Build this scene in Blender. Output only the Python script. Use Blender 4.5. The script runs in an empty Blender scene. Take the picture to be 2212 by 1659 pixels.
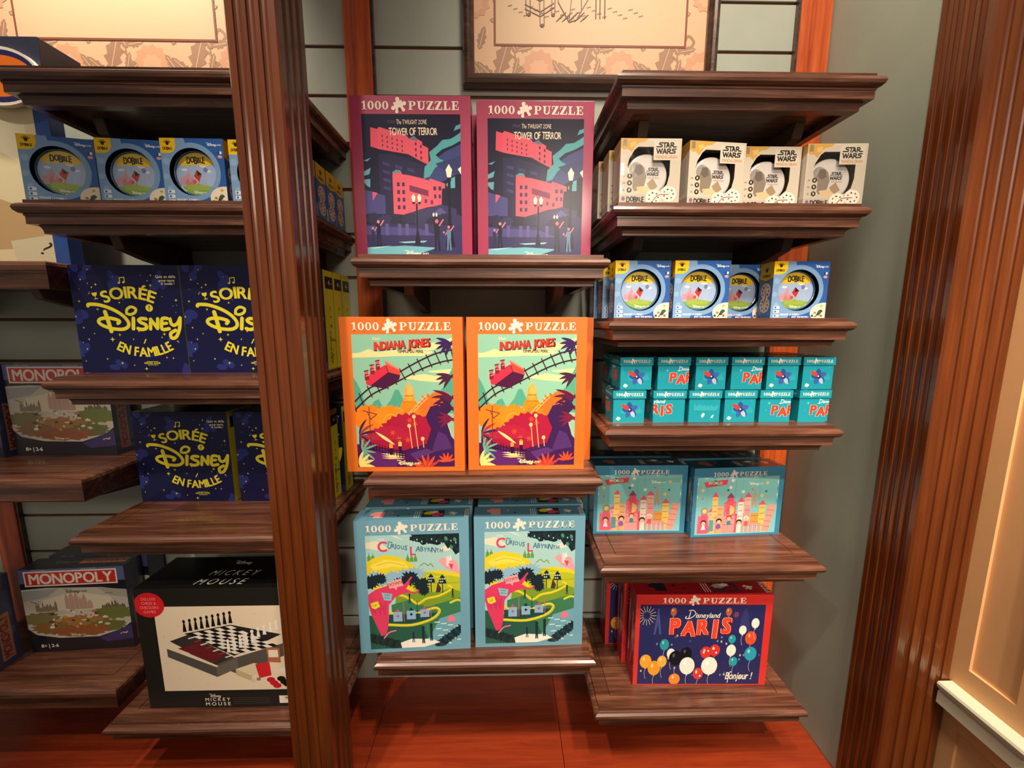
import bpy, math, random
from mathutils import Matrix, Vector
from mathutils.geometry import tessellate_polygon
R = math.radians
sc = bpy.context.scene
col = sc.collection
EYE = 1.55                                   # camera height over the floor
# ------------------------------------------------------------------ camera
cam_data = bpy.data.cameras.new('camera'); cam = bpy.data.objects.new('camera', cam_data); col.objects.link(cam)
FPX = 880.0
cam_data.sensor_width = 36.0; cam_data.lens = FPX / 2212 * 36.0; cam_data.clip_start = .01
def cam_axes(p, yw, r):
    cy, sy = math.cos(yw), math.sin(yw)
    Rz = Matrix(((cy, sy, 0), (-sy, cy, 0), (0, 0, 1))); B = Matrix(((1, 0, 0), (0, 0, -1), (0, 1, 0)))
    cp, sp = math.cos(p), math.sin(p); Rx = Matrix(((1, 0, 0), (0, cp, -sp), (0, sp, cp)))
    cr, sr = math.cos(r), math.sin(r); Rr = Matrix(((cr, -sr, 0), (sr, cr, 0), (0, 0, 1)))
    return Rr @ Rx @ B @ Rz
M = cam_axes(R(8.55), R(-1.15), R(.03))
cam.matrix_world = Matrix.Translation((0, 0, EYE)) @ Matrix((M[0], -M[1], -M[2])).transposed().to_4x4()
sc.camera = cam
# ------------------------------------------------------------------ world, lamps, exposure
vs = sc.view_settings
vs.view_transform = 'Standard'; vs.look = 'None'; vs.gamma = 1; vs.use_curve_mapping = False; vs.exposure = 0.3
w = bpy.data.worlds.new('world'); sc.world = w; w.use_nodes = True
w.node_tree.nodes['Background'].inputs[0].default_value = (1, .84, .68, 1)
w.node_tree.nodes['Background'].inputs[1].default_value = .17
def spot(x, y, z, tx, ty, tz, power, ang=70, blend=.5, rad=.02, c=(1, .845, .68)):
    d = bpy.data.lights.new('ceiling_or_fill_spot', 'SPOT'); o = bpy.data.objects.new('ceiling_or_fill_spot', d); col.objects.link(o)
    d.energy = power; d.spot_size = R(ang); d.spot_blend = blend; d.shadow_soft_size = rad; d.color = c
    o.location = (x, y, z + EYE)
    o.rotation_euler = (Vector((tx, ty, tz)) - Vector((x, y, z))).to_track_quat('-Z', 'Y').to_euler()
spot(-.95, .79, 1.45, -.95, 1.15, .75, 78, 70, .9)
spot(-.62, -.02, 1.45, -.14, .95, -.55, 92, 46, 1, .03)
spot(.12, -.08, 1.45, .10, .95, -.72, 84, 48, 1, .04)
spot(.62, -.22, 1.40, .50, .95, -.80, 122, 48, 1, .08)
spot(.30, .30, 1.45, .66, 1.12, .5, 58, 95, .9, .16)
spot(-1.0, -.3, 1.45, -.75, .9, -.62, 66, 29, .8)
spot(-1.55, .3, 1.45, -1.25, 1.0, -.2, 40, 40, .7)
spot(.72, -.75, 1.40, 1.0, .72, -.45, 150, 34, .9)
spot(.55, -2.1, 1.05, .45, .95, -.25, 150, 46, 1, .25)        # added frontal fill, standing in for unseen lamps further back in the shop
spot(-.9, -2.2, 1.05, -.55, .95, -.55, 48, 40, 1, .25)  # weaker added fill from the same side, towards the left shelves

# ------------------------------------------------------------------ materials
def lin(c):
    return tuple((v / 12.92 if v <= .04045 else ((v + .055) / 1.055) ** 2.4) for v in c)
def hx(s):
    s = s.lstrip('#'); return lin(tuple(int(s[i:i + 2], 16) / 255 for i in (0, 2, 4)))
MATS = {}
def new_mat(name, rough=.5, coat=0., spec=.5):
    m = bpy.data.materials.new(name); m.use_nodes = True; b = m.node_tree.nodes['Principled BSDF']
    b.inputs['Roughness'].default_value = rough; b.inputs['Coat Weight'].default_value = coat
    b.inputs['Coat Roughness'].default_value = .12; b.inputs['Specular IOR Level'].default_value = spec
    MATS[name] = m; return m, m.node_tree, b
def flat(name, hexc, rough=.5, coat=0., metal=0., spec=.5, noise=0.):
    m, nt, b = new_mat(name, rough, coat, spec); c = hx(hexc); b.inputs['Metallic'].default_value = metal
    b.inputs['Base Color'].default_value = (*c, 1)
    if noise:
        tc = nt.nodes.new('ShaderNodeTexCoord'); n = nt.nodes.new('ShaderNodeTexNoise'); n.inputs['Scale'].default_value = 9; n.inputs['Detail'].default_value = 6
        r = nt.nodes.new('ShaderNodeValToRGB'); nt.links.new(tc.outputs['Object'], n.inputs[0]); nt.links.new(n.outputs[0], r.inputs[0])
        r.color_ramp.elements[0].position = .3; r.color_ramp.elements[1].position = .7
        r.color_ramp.elements[0].color = (*[v * (1 - noise) for v in c], 1); r.color_ramp.elements[1].color = (*[min(1, v * (1 + noise)) for v in c], 1)
        nt.links.new(r.outputs[0], b.inputs['Base Color'])
    return m
def wood(name, dark, mid, light, axis, scale=1., rough=.38, coat=.25, bump=.15):
    m, nt, b = new_mat(name, rough, coat); N = nt.nodes.new; L = nt.links.new
    tc = N('ShaderNodeTexCoord'); mp = N('ShaderNodeMapping'); L(tc.outputs['Object'], mp.inputs[0])
    s = [75 * scale] * 3; s['XYZ'.index(axis)] = 4.0 * scale; mp.inputs['Scale'].default_value = s
    n = N('ShaderNodeTexNoise'); n.inputs['Scale'].default_value = 1.0; n.inputs['Detail'].default_value = 9; n.inputs['Roughness'].default_value = .62; n.inputs['Distortion'].default_value = .9
    L(mp.outputs[0], n.inputs[0])
    mp2 = N('ShaderNodeMapping'); L(tc.outputs['Object'], mp2.inputs[0]); s2 = [9 * scale] * 3; s2['XYZ'.index(axis)] = 1.1 * scale; mp2.inputs['Scale'].default_value = s2
    n2 = N('ShaderNodeTexNoise'); n2.inputs['Scale'].default_value = 1.6; n2.inputs['Detail'].default_value = 3; n2.inputs['Distortion'].default_value = 1.6; L(mp2.outputs[0], n2.inputs[0])
    mx = N('ShaderNodeMath'); mx.operation = 'MULTIPLY_ADD'; L(n.outputs[0], mx.inputs[0]); mx.inputs[1].default_value = .6
    ml = N('ShaderNodeMath'); ml.operation = 'MULTIPLY'; L(n2.outputs[0], ml.inputs[0]); ml.inputs[1].default_value = .4; L(ml.outputs[0], mx.inputs[2])
    r = N('ShaderNodeValToRGB'); L(mx.outputs[0], r.inputs[0]); e = r.color_ramp.elements
    e[0].position = .36; e[0].color = (*hx(dark), 1); e[1].position = .66; e[1].color = (*hx(light), 1)
    k = e.new(.5); k.color = (*hx(mid), 1)
    L(r.outputs[0], b.inputs['Base Color'])
    bp = N('ShaderNodeBump'); bp.inputs['Strength'].default_value = bump; bp.inputs['Distance'].default_value = .002; L(n.outputs[0], bp.inputs['Height']); L(bp.outputs[0], b.inputs['Normal'])
    return m
def print_mat(name, rough, coat):
    m, nt, b = new_mat(name, rough, coat); a = nt.nodes.new('ShaderNodeVertexColor'); a.layer_name = 'print'
    nt.links.new(a.outputs[0], b.inputs['Base Color'])
    if name == 'gloss_print':   # fine horizontal linen emboss of the box paper
        tc = nt.nodes.new('ShaderNodeTexCoord'); mp = nt.nodes.new('ShaderNodeMapping'); mp.inputs['Scale'].default_value = (90, 90, 2600); n = nt.nodes.new('ShaderNodeTexNoise'); n.inputs['Scale'].default_value = 1; n.inputs['Detail'].default_value = 2
        bp = nt.nodes.new('ShaderNodeBump'); bp.inputs['Strength'].default_value = .14; bp.inputs['Distance'].default_value = .0002; b.inputs['Specular IOR Level'].default_value = .25; L = nt.links.new
        L(tc.outputs['Object'], mp.inputs[0]); L(mp.outputs[0], n.inputs[0]); L(n.outputs[0], bp.inputs['Height']); L(bp.outputs[0], b.inputs['Normal']); L(bp.outputs[0], b.inputs['Coat Normal'])
    b.inputs['Coat Roughness'].default_value = .18
    return m
shelf_wood = wood('dark_walnut', '341b11', '5c3625', '885b45', 'X', 1., .34, .3)
shelf_wood_side = shelf_wood
post_wood = wood('red_oak', '94320e', 'c2521c', 'd8702e', 'Z', 1., .4, .2)
deck_wood = wood('cherry_veneer', '75240e', '8b3014', '9e3c1a', 'X', .8, .36, .2, .05)
pillar_wood = wood('mahogany', '52240b', '632e0f', '743a16', 'Z', .7, .27, .5, .03)
frame_wood = wood('frame_walnut', '2c1a12', '462c20', '5d3e2e', 'X', 1., .3, .3)
bracket_mat = flat('bracket_paint', '5c4430', .5)
wall_paint = flat('sage_grey_paint', 'abb1a4', .6, noise=.05)
side_paint = flat('sage_paint', '9aa191', .6, noise=.04)
groove_mat = flat('groove_brown', '5e2f1c', .6)
beige_paint = flat('apricot_paint', 'dfaa74', .55, noise=.03)
rail_paint = flat('cream_gloss_paint', 'd6d3b8', .35, .2)
carpet = flat('brown_carpet', '5a3a2a', .95, noise=.2)
print_gloss = print_mat('gloss_print', .30, .05)
print_matte = print_mat('matte_print', .55, .0)
print_shine = print_mat('shiny_print', .28, .7)
def card(hexc, rough=.4, coat=.25):
    k = 'card_' + hexc + str(rough)
    return MATS.get(k) or flat(k, hexc, rough, coat)
m, nt, b = new_mat('clear_film', .06)
nt.nodes.remove(b)
tr = nt.nodes.new('ShaderNodeBsdfTransparent'); gl = nt.nodes.new('ShaderNodeBsdfGlossy'); gl.inputs['Roughness'].default_value = .12
mixs = nt.nodes.new('ShaderNodeMixShader'); lw = nt.nodes.new('ShaderNodeLayerWeight'); lw.inputs[0].default_value = .25; fr = nt.nodes.new('ShaderNodeMath'); fr.operation = 'MULTIPLY_ADD'; fr.inputs[1].default_value = .4; fr.inputs[2].default_value = .05; nt.links.new(lw.outputs[1], fr.inputs[0])
nz = nt.nodes.new('ShaderNodeTexNoise'); nz.inputs['Scale'].default_value = 28; bp = nt.nodes.new('ShaderNodeBump'); bp.inputs['Strength'].default_value = .6; bp.inputs['Distance'].default_value = .004
tcn = nt.nodes.new('ShaderNodeTexCoord'); nt.links.new(tcn.outputs['Object'], nz.inputs[0])
nt.links.new(nz.outputs[0], bp.inputs['Height']); nt.links.new(bp.outputs[0], gl.inputs['Normal']); pass
nt.links.new(fr.outputs[0], mixs.inputs[0]); nt.links.new(tr.outputs[0], mixs.inputs[1]); nt.links.new(gl.outputs[0], mixs.inputs[2])
nt.links.new(mixs.outputs[0], nt.nodes['Material Output'].inputs[0]); clear_film = m

# ------------------------------------------------------------------ objects
def tag(o, label=None, cat=None, group=None, kind=None):
    if label: o['label'] = label
    if cat: o['category'] = cat
    if group: o['group'] = group
    if kind: o['kind'] = kind
    return o
def empty(name, loc, rz=0):
    o = bpy.data.objects.new(name, None); col.objects.link(o); o.location = loc; o.rotation_euler = (0, 0, rz); o.empty_display_size = .05
    return o
class MB:
    def __init__(s): s.v = []; s.f = []; s.mi = []
    def add(s, vs, fs, mi=0):
        o = len(s.v); s.v += [tuple(p) for p in vs]; s.f += [tuple(i + o for i in f) for f in fs]; s.mi += [mi] * len(fs); return s
    def box(s, x0, x1, y0, y1, z0, z1, mi=0):
        return s.add([(x0, y0, z0), (x1, y0, z0), (x1, y1, z0), (x0, y1, z0), (x0, y0, z1), (x1, y0, z1), (x1, y1, z1), (x0, y1, z1)],
                     [(0, 3, 2, 1), (4, 5, 6, 7), (0, 1, 5, 4), (1, 2, 6, 5), (2, 3, 7, 6), (3, 0, 4, 7)], mi)
    def prism(s, pts, axis_a, axis_b, axis_c, c0, c1, mi=0):
        """extrude polygon pts (a,b) along c"""
        def P(a, b, c):
            q = [0, 0, 0]; q[axis_a] = a; q[axis_b] = b; q[axis_c] = c; return tuple(q)
        n = len(pts); vs = [P(a, b, c0) for a, b in pts] + [P(a, b, c1) for a, b in pts]
        tri = tessellate_polygon([[Vector((a, b, 0)) for a, b in pts]])
        fs = [tuple(t) for t in tri] + [tuple(i + n for i in reversed(t)) for t in tri] + [(i, (i + 1) % n, (i + 1) % n + n, i + n) for i in range(n)]
        return s.add(vs, fs, mi)
    def build(s, name, mats, parent=None, loc=None, bevel=0, smooth=False):
        me = bpy.data.meshes.new(name); me.from_pydata(s.v, [], s.f)
        mats = mats if isinstance(mats, (list, tuple)) else [mats]
        for m in mats: me.materials.append(m)
        me.polygons.foreach_set('material_index', s.mi)
        import bmesh
        bm = bmesh.new(); bm.from_mesh(me); bmesh.ops.recalc_face_normals(bm, faces=bm.faces)
        if bevel: bmesh.ops.bevel(bm, geom=[e for e in bm.edges if len(e.link_faces) == 2 and e.calc_face_angle() > .6], offset=bevel, segments=2, profile=.6, affect='EDGES')
        bm.to_mesh(me); bm.free()
        if smooth: me.polygons.foreach_set('use_smooth', [True] * len(me.polygons))
        o = bpy.data.objects.new(name, me); col.objects.link(o)
        if parent: o.parent = parent
        if loc: o.location = loc
        return o
def copy_tree(o, parent=None):
    c = o.copy(); col.objects.link(c)
    if parent: c.parent = parent
    for ch in list(o.children): copy_tree(ch, c)
    return c

# ------------------------------------------------------------------ lettering
GL = {}
TMP = bpy.data.curves.new('glyph', 'FONT'); TMPO = bpy.data.objects.new('glyph', TMP); col.objects.link(TMPO)
def raw_glyph(c, bold):
    TMP.body = c; TMP.size = 1; TMP.offset = bold; TMP.resolution_u = 4
    bpy.context.view_layer.update()
    ev = TMPO.evaluated_get(bpy.context.evaluated_depsgraph_get()); me = ev.to_mesh(); me.calc_loop_triangles()
    vs = [(v.co.x, v.co.y) for v in me.vertices]; tr = [tuple(t.vertices) for t in me.loop_triangles]; ev.to_mesh_clear()
    return vs, tr
def glyph(c, bold=0.):
    k = (c, bold)
    if k not in GL:
        if ('H', 0.) not in GL and k != ('H', 0.): glyph('H', 0.)
        vs, tr = raw_glyph(c, bold)
        if k == ('H', 0.): GL['cap'] = max(v[1] for v in vs)
        if not vs: GL[k] = ([], [], .35)
        else:
            s = 1 / GL['cap']; x0 = min(v[0] for v in vs); x1 = max(v[0] for v in vs)
            GL[k] = ([((x - x0) * s, y * s) for x, y in vs], tr, (x1 - x0) * s)
    return GL[k]

class Art:
    """flat print drawn in painter's order in its own units (x right, y down)"""
    def __init__(s, w, h, bg=None):
        s.w = w; s.h = h; s.T = []; s.n = 0
        if bg: s.rect(0, 0, w, h, bg)
    def tri(s, pts, c): s.T.append((pts, c, s.n))
    def poly(s, pts, c):
        s.n += 1
        if len(pts) < 3: return
        for t in tessellate_polygon([[Vector((x, y, 0)) for x, y in pts]]): s.tri([pts[i] for i in t], c)
    def rect(s, x0, y0, x1, y1, c): s.poly([(x0, y0), (x1, y0), (x1, y1), (x0, y1)], c)
    def ell(s, cx, cy, rx, ry, c, n=22, rot=0):
        ca, sa = math.cos(rot), math.sin(rot)
        s.poly([(cx + rx * math.cos(t) * ca - ry * math.sin(t) * sa, cy + rx * math.cos(t) * sa + ry * math.sin(t) * ca) for t in (2 * math.pi * i / n for i in range(n))], c)
    def line(s, pts, w, c, curve=False, taper=False):
        s.n += 1
        if curve: pts = smooth(pts)
        pts = [p for i, p in enumerate(pts) if i == 0 or math.hypot(p[0] - pts[i - 1][0], p[1] - pts[i - 1][1]) > 1e-6]; N = len(pts)
        if N < 2: return
        if not curve and not taper and N > 2:
            for i in range(1, N - 1):
                a, b_, c_ = pts[i - 1], pts[i], pts[i + 1]; u_ = (b_[0] - a[0], b_[1] - a[1]); v_ = (c_[0] - b_[0], c_[1] - b_[1])
                if u_[0] * v_[0] + u_[1] * v_[1] < .5 * math.hypot(*u_) * math.hypot(*v_): s.line(pts[:i + 1], w, c); s.line(pts[i:], w, c); return
        D = []
        for i in range(N - 1): l = math.hypot(pts[i + 1][0] - pts[i][0], pts[i + 1][1] - pts[i][1]); D.append(((pts[i + 1][0] - pts[i][0]) / l, (pts[i + 1][1] - pts[i][1]) / l))
        closed = N > 3 and math.hypot(pts[0][0] - pts[-1][0], pts[0][1] - pts[-1][1]) < 1e-6
        Lf, Rt = [], []
        for i, (x, y) in enumerate(pts):
            d0 = D[i - 1] if i > 0 else (D[-1] if closed else D[0]); d1 = D[i] if i < N - 1 else (D[0] if closed else D[-1])
            nx, ny = -(d0[1] + d1[1]), d0[0] + d1[0]; l = math.hypot(nx, ny)
            if l < .2: nx, ny, l = -d1[1], d1[0], 1.
            nx /= l; ny /= l; k = w / 2 / max(.55, nx * -d1[1] + ny * d1[0]) * ((1 - i / (N - 1) * .9) if taper else 1)
            Lf.append((x + nx * k, y + ny * k)); Rt.append((x - nx * k, y - ny * k))
        for i in range(N - 1): s.tri([Lf[i], Lf[i + 1], Rt[i + 1]], c); s.tri([Lf[i], Rt[i + 1], Rt[i]], c)
        if not closed:
            for (x, y), d, e in ((pts[0], (-D[0][0], -D[0][1]), 0), (pts[-1], D[-1], 1)):
                if taper and e: continue
                a0 = math.atan2(d[1], d[0]) - math.pi / 2; p = [(x + w / 2 * math.cos(a0 + math.pi * k / 5), y + w / 2 * math.sin(a0 + math.pi * k / 5)) for k in range(6)]
                for k in range(1, 5): s.tri([p[0], p[k], p[k + 1]], c)
    def leaf(s, x, y, ang, ln, wd, c, bend=0.):
        a = R(ang); P = []; Q = []
        for i in range(9):
            t = i / 8; r = wd * math.sin(math.pi * t) ** .8 / 2; aa = a + bend * t
            px, py = x + ln * t * math.cos(aa), y + ln * t * math.sin(aa)
            P.append((px - r * math.sin(aa), py + r * math.cos(aa))); Q.append((px + r * math.sin(aa), py - r * math.cos(aa)))
        s.poly(P + Q[-2:0:-1], c)
    def blob(s, cx, cy, rx, ry, c, n=26, jit=.12, seed=1):
        rn = random.Random(seed)
        s.poly([(cx + rx * k * math.cos(t), cy + ry * k * math.sin(t)) for t, k in ((2 * math.pi * i / n, (1 if i % 2 else 1 - jit * 1.5) + rn.uniform(-jit, jit) * .6) for i in range(n))], c)
    def star(s, x, y, r, c, k=.25, n=4):
        s.poly([(x + (r if i % 2 == 0 else r * k) * math.sin(math.pi * i / n), y - (r if i % 2 == 0 else r * k) * math.cos(math.pi * i / n)) for i in range(2 * n)], c)
    def text(s, t, x, y, h, c, bold=.02, shear=0., sx=1., sp=.13, align='c', rot=0., arc=None, jit=None, width=None):
        """baseline at y; arc = radius (positive bends like a smile upside down)"""
        if bold:   # heavier strokes: the same word printed again a hair to each side
            k = bold * 1.15 * h
            for dx, dy in ((-k, -k * .6), (k, -k * .6), (-k, k * .6), (k, k * .6)): s.text(t, x + dx, y + dy, h, c, 0, shear, sx, sp, align, rot, arc, jit, width)
        s.n += 1
        G = [glyph(ch) for ch in t]; adv = [(g[2] if g[0] else .32) + sp for g in G]
        W = sum(adv) - sp
        if width: sx = width / (W * h)
        off = {'c': -W / 2, 'l': 0, 'r': -W}[align]; ca, sa = math.cos(rot), math.sin(rot)
        rn = random.Random(len(t) * 7)
        for g, a in zip(G, adv):
            js = 1.; jy = 0.; jr = 0.
            if jit: js = 1 + rn.uniform(-jit, jit); jy = rn.uniform(-jit, jit) * .5; jr = rn.uniform(-jit, jit) * .7
            P = []
            for (gx, gy) in g[0]:
                px, py = (gx - g[2] / 2), gy
                px, py = px * math.cos(jr) * js - (py - .5) * math.sin(jr), px * math.sin(jr) + (py - .5) * math.cos(jr) * js + .5 + jy
                px += off + g[2] / 2 + shear * py
                if arc:
                    th = px * sx * h / arc; rr = arc + py * h; qx, qy = rr * math.sin(th), -(rr * math.cos(th) - arc)
                    if arc < 0: qx, qy = (arc + py * h) * math.sin(th), -((arc + py * h) * math.cos(th) - arc)
                else: qx, qy = px * sx * h, -py * h
                P.append((x + qx * ca - qy * sa, y + qx * sa + qy * ca))
            for tr in g[1]: s.tri([P[i] for i in tr], c)
            off += a
    def build(s, name, mat, parent, origin, u, v, n, W, H, step=2e-6, lift=1.5e-4):
        """origin = top-left corner, u right, v down, n outward; W, H in metres"""
        origin, u, v, n = Vector(origin), Vector(u), Vector(v), Vector(n)
        vs, fs, cs = [], [], []
        for pts, c, lay in s.T:
            p = pts
            for ax, lim, sg in ((0, 0, 1), (0, s.w, -1), (1, 0, 1), (1, s.h, -1)):
                if all(sg * (q[ax] - lim) >= 0 for q in p): continue
                o = []
                for i in range(len(p)):
                    a, b_ = p[i], p[(i + 1) % len(p)]; da, db = sg * (a[ax] - lim), sg * (b_[ax] - lim)
                    if da >= 0: o.append(a)
                    if da * db < 0: t = da / (da - db); o.append((a[0] + (b_[0] - a[0]) * t, a[1] + (b_[1] - a[1]) * t))
                p = o
                if len(p) < 3: break
            if len(p) < 3: continue
            b0 = len(vs)
            q3 = [origin + u * (q[0] / s.w * W) + v * (q[1] / s.h * H) + n * (lift + step * lay) for q in p]
            if (q3[1] - q3[0]).cross(q3[2] - q3[0]).dot(n) < 0: q3.reverse()
            vs += q3; fs.append(tuple(range(b0, b0 + len(q3)))); cs.append(c)
        me = bpy.data.meshes.new(name); me.from_pydata(vs, [], fs); me.materials.append(mat)
        at = me.color_attributes.new('print', 'FLOAT_COLOR', 'CORNER'); buf = []
        for f, c in zip(fs, cs): buf += [*hx(c), 1.] * len(f)
        at.data.foreach_set('color', buf)
        o = bpy.data.objects.new(name, me); col.objects.link(o); o.parent = parent
        return o
def smooth(p, k=5):
    out = []; n = len(p)
    for i in range(n - 1):
        a, b_, c, d = p[max(i - 1, 0)], p[i], p[i + 1], p[min(i + 2, n - 1)]
        for j in range(k):
            t = j / k
            out.append(tuple(.5 * (2 * b_[m_] + (c[m_] - a[m_]) * t + (2 * a[m_] - 5 * b_[m_] + 4 * c[m_] - d[m_]) * t * t + (3 * b_[m_] - a[m_] - 3 * c[m_] + d[m_]) * t ** 3) for m_ in (0, 1)))
    return out + [p[-1]]

# wide slab-serif capitals for the puzzle boxes, cap height 1, y up
def ser_ring(cx, rx, ry, t, a0=0, a1=360, cy=.5, tv=None, n=16):
    tv = tv or t * .35; Q = []
    for i in range(n):
        A0, A1 = R(a0 + (a1 - a0) * i / n), R(a0 + (a1 - a0) * (i + 1) / n)
        o = lambda A: (cx + rx * math.cos(A), cy + ry * math.sin(A)); q = lambda A: (cx + (rx - t) * math.cos(A), cy + (ry - tv) * math.sin(A))
        Q.append([o(A0), o(A1), q(A1), q(A0)])
    return Q
def bx(x0, x1, y0, y1): return [(x0, y0), (x1, y0), (x1, y1), (x0, y1)]
def serif(ch):
    if ch == '1': return [bx(.2, .46, .0, 1), bx(0.03, .63, 0, .09), [(.2, 1), (.0, .82), (.0, .74), (.22, .8)]], .66
    if ch == '0': return ser_ring(.42, .42, .5, .26), .84
    if ch == 'P': return [bx(.13, .39, 0, 1), bx(0, .55, 0, .09), bx(0, .5, .91, 1), bx(.39, .5, .42, .51)] + ser_ring(.5, .42, .29, .25, -90, 90, .71), .95
    if ch == 'U': return [bx(.13, .39, .35, 1), bx(0, .54, .91, 1), bx(.78, .9, .35, 1), bx(.64, 1.03, .91, 1)] + ser_ring(.515, .385, .37, .2, 180, 360, .35, .12), 1.03
    if ch == 'Z': return [bx(.02, .86, .9, 1), bx(0, .9, 0, .1), [(.5, .9), (.84, .9), (.36, .1), (0, .1)], bx(.02, .1, .66, 1), bx(.81, .9, 0, .36)], .9
    if ch == 'L': return [bx(.13, .39, 0, 1), bx(0, .54, .91, 1), bx(0, .86, 0, .1), bx(.77, .86, 0, .38)], .88
    if ch == 'E': return [bx(.13, .39, 0, 1), bx(0, .84, .9, 1), bx(0, .88, 0, .1), bx(.39, .6, .45, .54), bx(.58, .66, .32, .67), bx(.76, .84, .66, 1), bx(.8, .88, 0, .36)], .9
    return [], .4
def serif_text(A, t, x0, x1, y, h, c):
    """fit between x0 and x1, baseline y"""
    A.n += 1; gs = [serif(ch) for ch in t]; W = sum(g[1] + .14 for g in gs) - .14; k = (x1 - x0) / W; x = x0
    for polys, wd in gs:
        for p in polys:
            q = [(x + a * k, y - b_ * h) for a, b_ in p]
            A.tri([q[0], q[1], q[2]], c); A.tri([q[0], q[2], q[3]], c)
        x += (wd + .14) * k
def piece(A, cx, cy, r, c, hole, rot=-18):
    ca, sa = math.cos(R(rot)), math.sin(R(rot)); f = lambda x, y: (cx + (x * ca - y * sa) * r, cy + (x * sa + y * ca) * r)
    A.poly([f(-.55, -.5), (f(.55, -.5)), f(.5, .55), f(-.5, .5)], c)
    for dx, dy in ((0.1, -.72), (-.74, 0.08), (.74, -.02)): A.ell(*f(dx, dy), r * .25, r * .25, c)
    for dx, dy in ((0.02, -.5), (-.55, .05), (.55, 0)): A.ell(*f(dx, dy), r * .17, r * .17, c)
    A.ell(*f(-.02, .42), r * .2, r * .2, hole)
    for dx, dy in ((-.45, .6), (.42, .66)): A.ell(*f(dx, dy), r * .2, r * .2, c)
def title(A, cx, y, W, h, n, c, hole, rot=-18):
    """n + jigsaw piece + PUZZLE, centred on cx, total width W, baseline y"""
    d = .275 if len(n) == 4 else .25
    serif_text(A, n, cx - W / 2, cx - W / 2 + W * d, y, h, c); serif_text(A, 'PUZZLE', cx + W * (-.5 + d + .205), cx + W / 2, y, h, c)
    piece(A, cx - W / 2 + W * (d + .105), y - h * .5, h * 1.0, c, hole, rot)
def script_logo(A, x, y, s, c, w=22):
    """the looping script name; units follow a 700 wide drawing"""
    f = lambda P: [(x + (a - 600) * s, y + (b_ - 800) * s) for a, b_ in P]
    for P, ww in (([(600, 815), (612, 803), (690, 808), (780, 840), (850, 885), (887, 935), (882, 972), (840, 992), (765, 988), (695, 965), (664, 938), (680, 914), (740, 906), (800, 918), (822, 932), (808, 948)], w), ([(722, 860), (735, 920), (750, 1008)], w * 1.2),
                  ([(884, 872), (890, 842), (922, 822), (956, 836), (948, 864), (912, 880), (884, 872)], w * .8), ([(930, 908), (920, 988)], w * 1.1),
                  ([(1026, 914), (990, 910), (968, 924), (985, 942), (1018, 958), (1018, 984), (985, 994), (955, 986)], w), ([(1050, 990), (1060, 916)], w), ([(1060, 916), (1104, 986)], w), ([(1104, 986), (1114, 912)], w),
                  ([(1188, 910), (1148, 914), (1138, 990), (1192, 988)], w), ([(1142, 950), (1178, 946)], w * .9),
                  ([(1208, 915), (1212, 948), (1232, 962), (1262, 945), (1285, 905)], w), ([(1285, 905), (1272, 985), (1240, 1050), (1205, 1060), (1200, 1025), (1240, 1000)], w)):
        A.line(f(P), ww * s, c, True)
def land_logo(A, x, y, h, c):
    script_logo(A, x, y, h / 260, c, 30); A.text('LAND', x + 2.72 * h, y + .75 * h, .36 * h, c, .03, .1, align='l')
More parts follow.
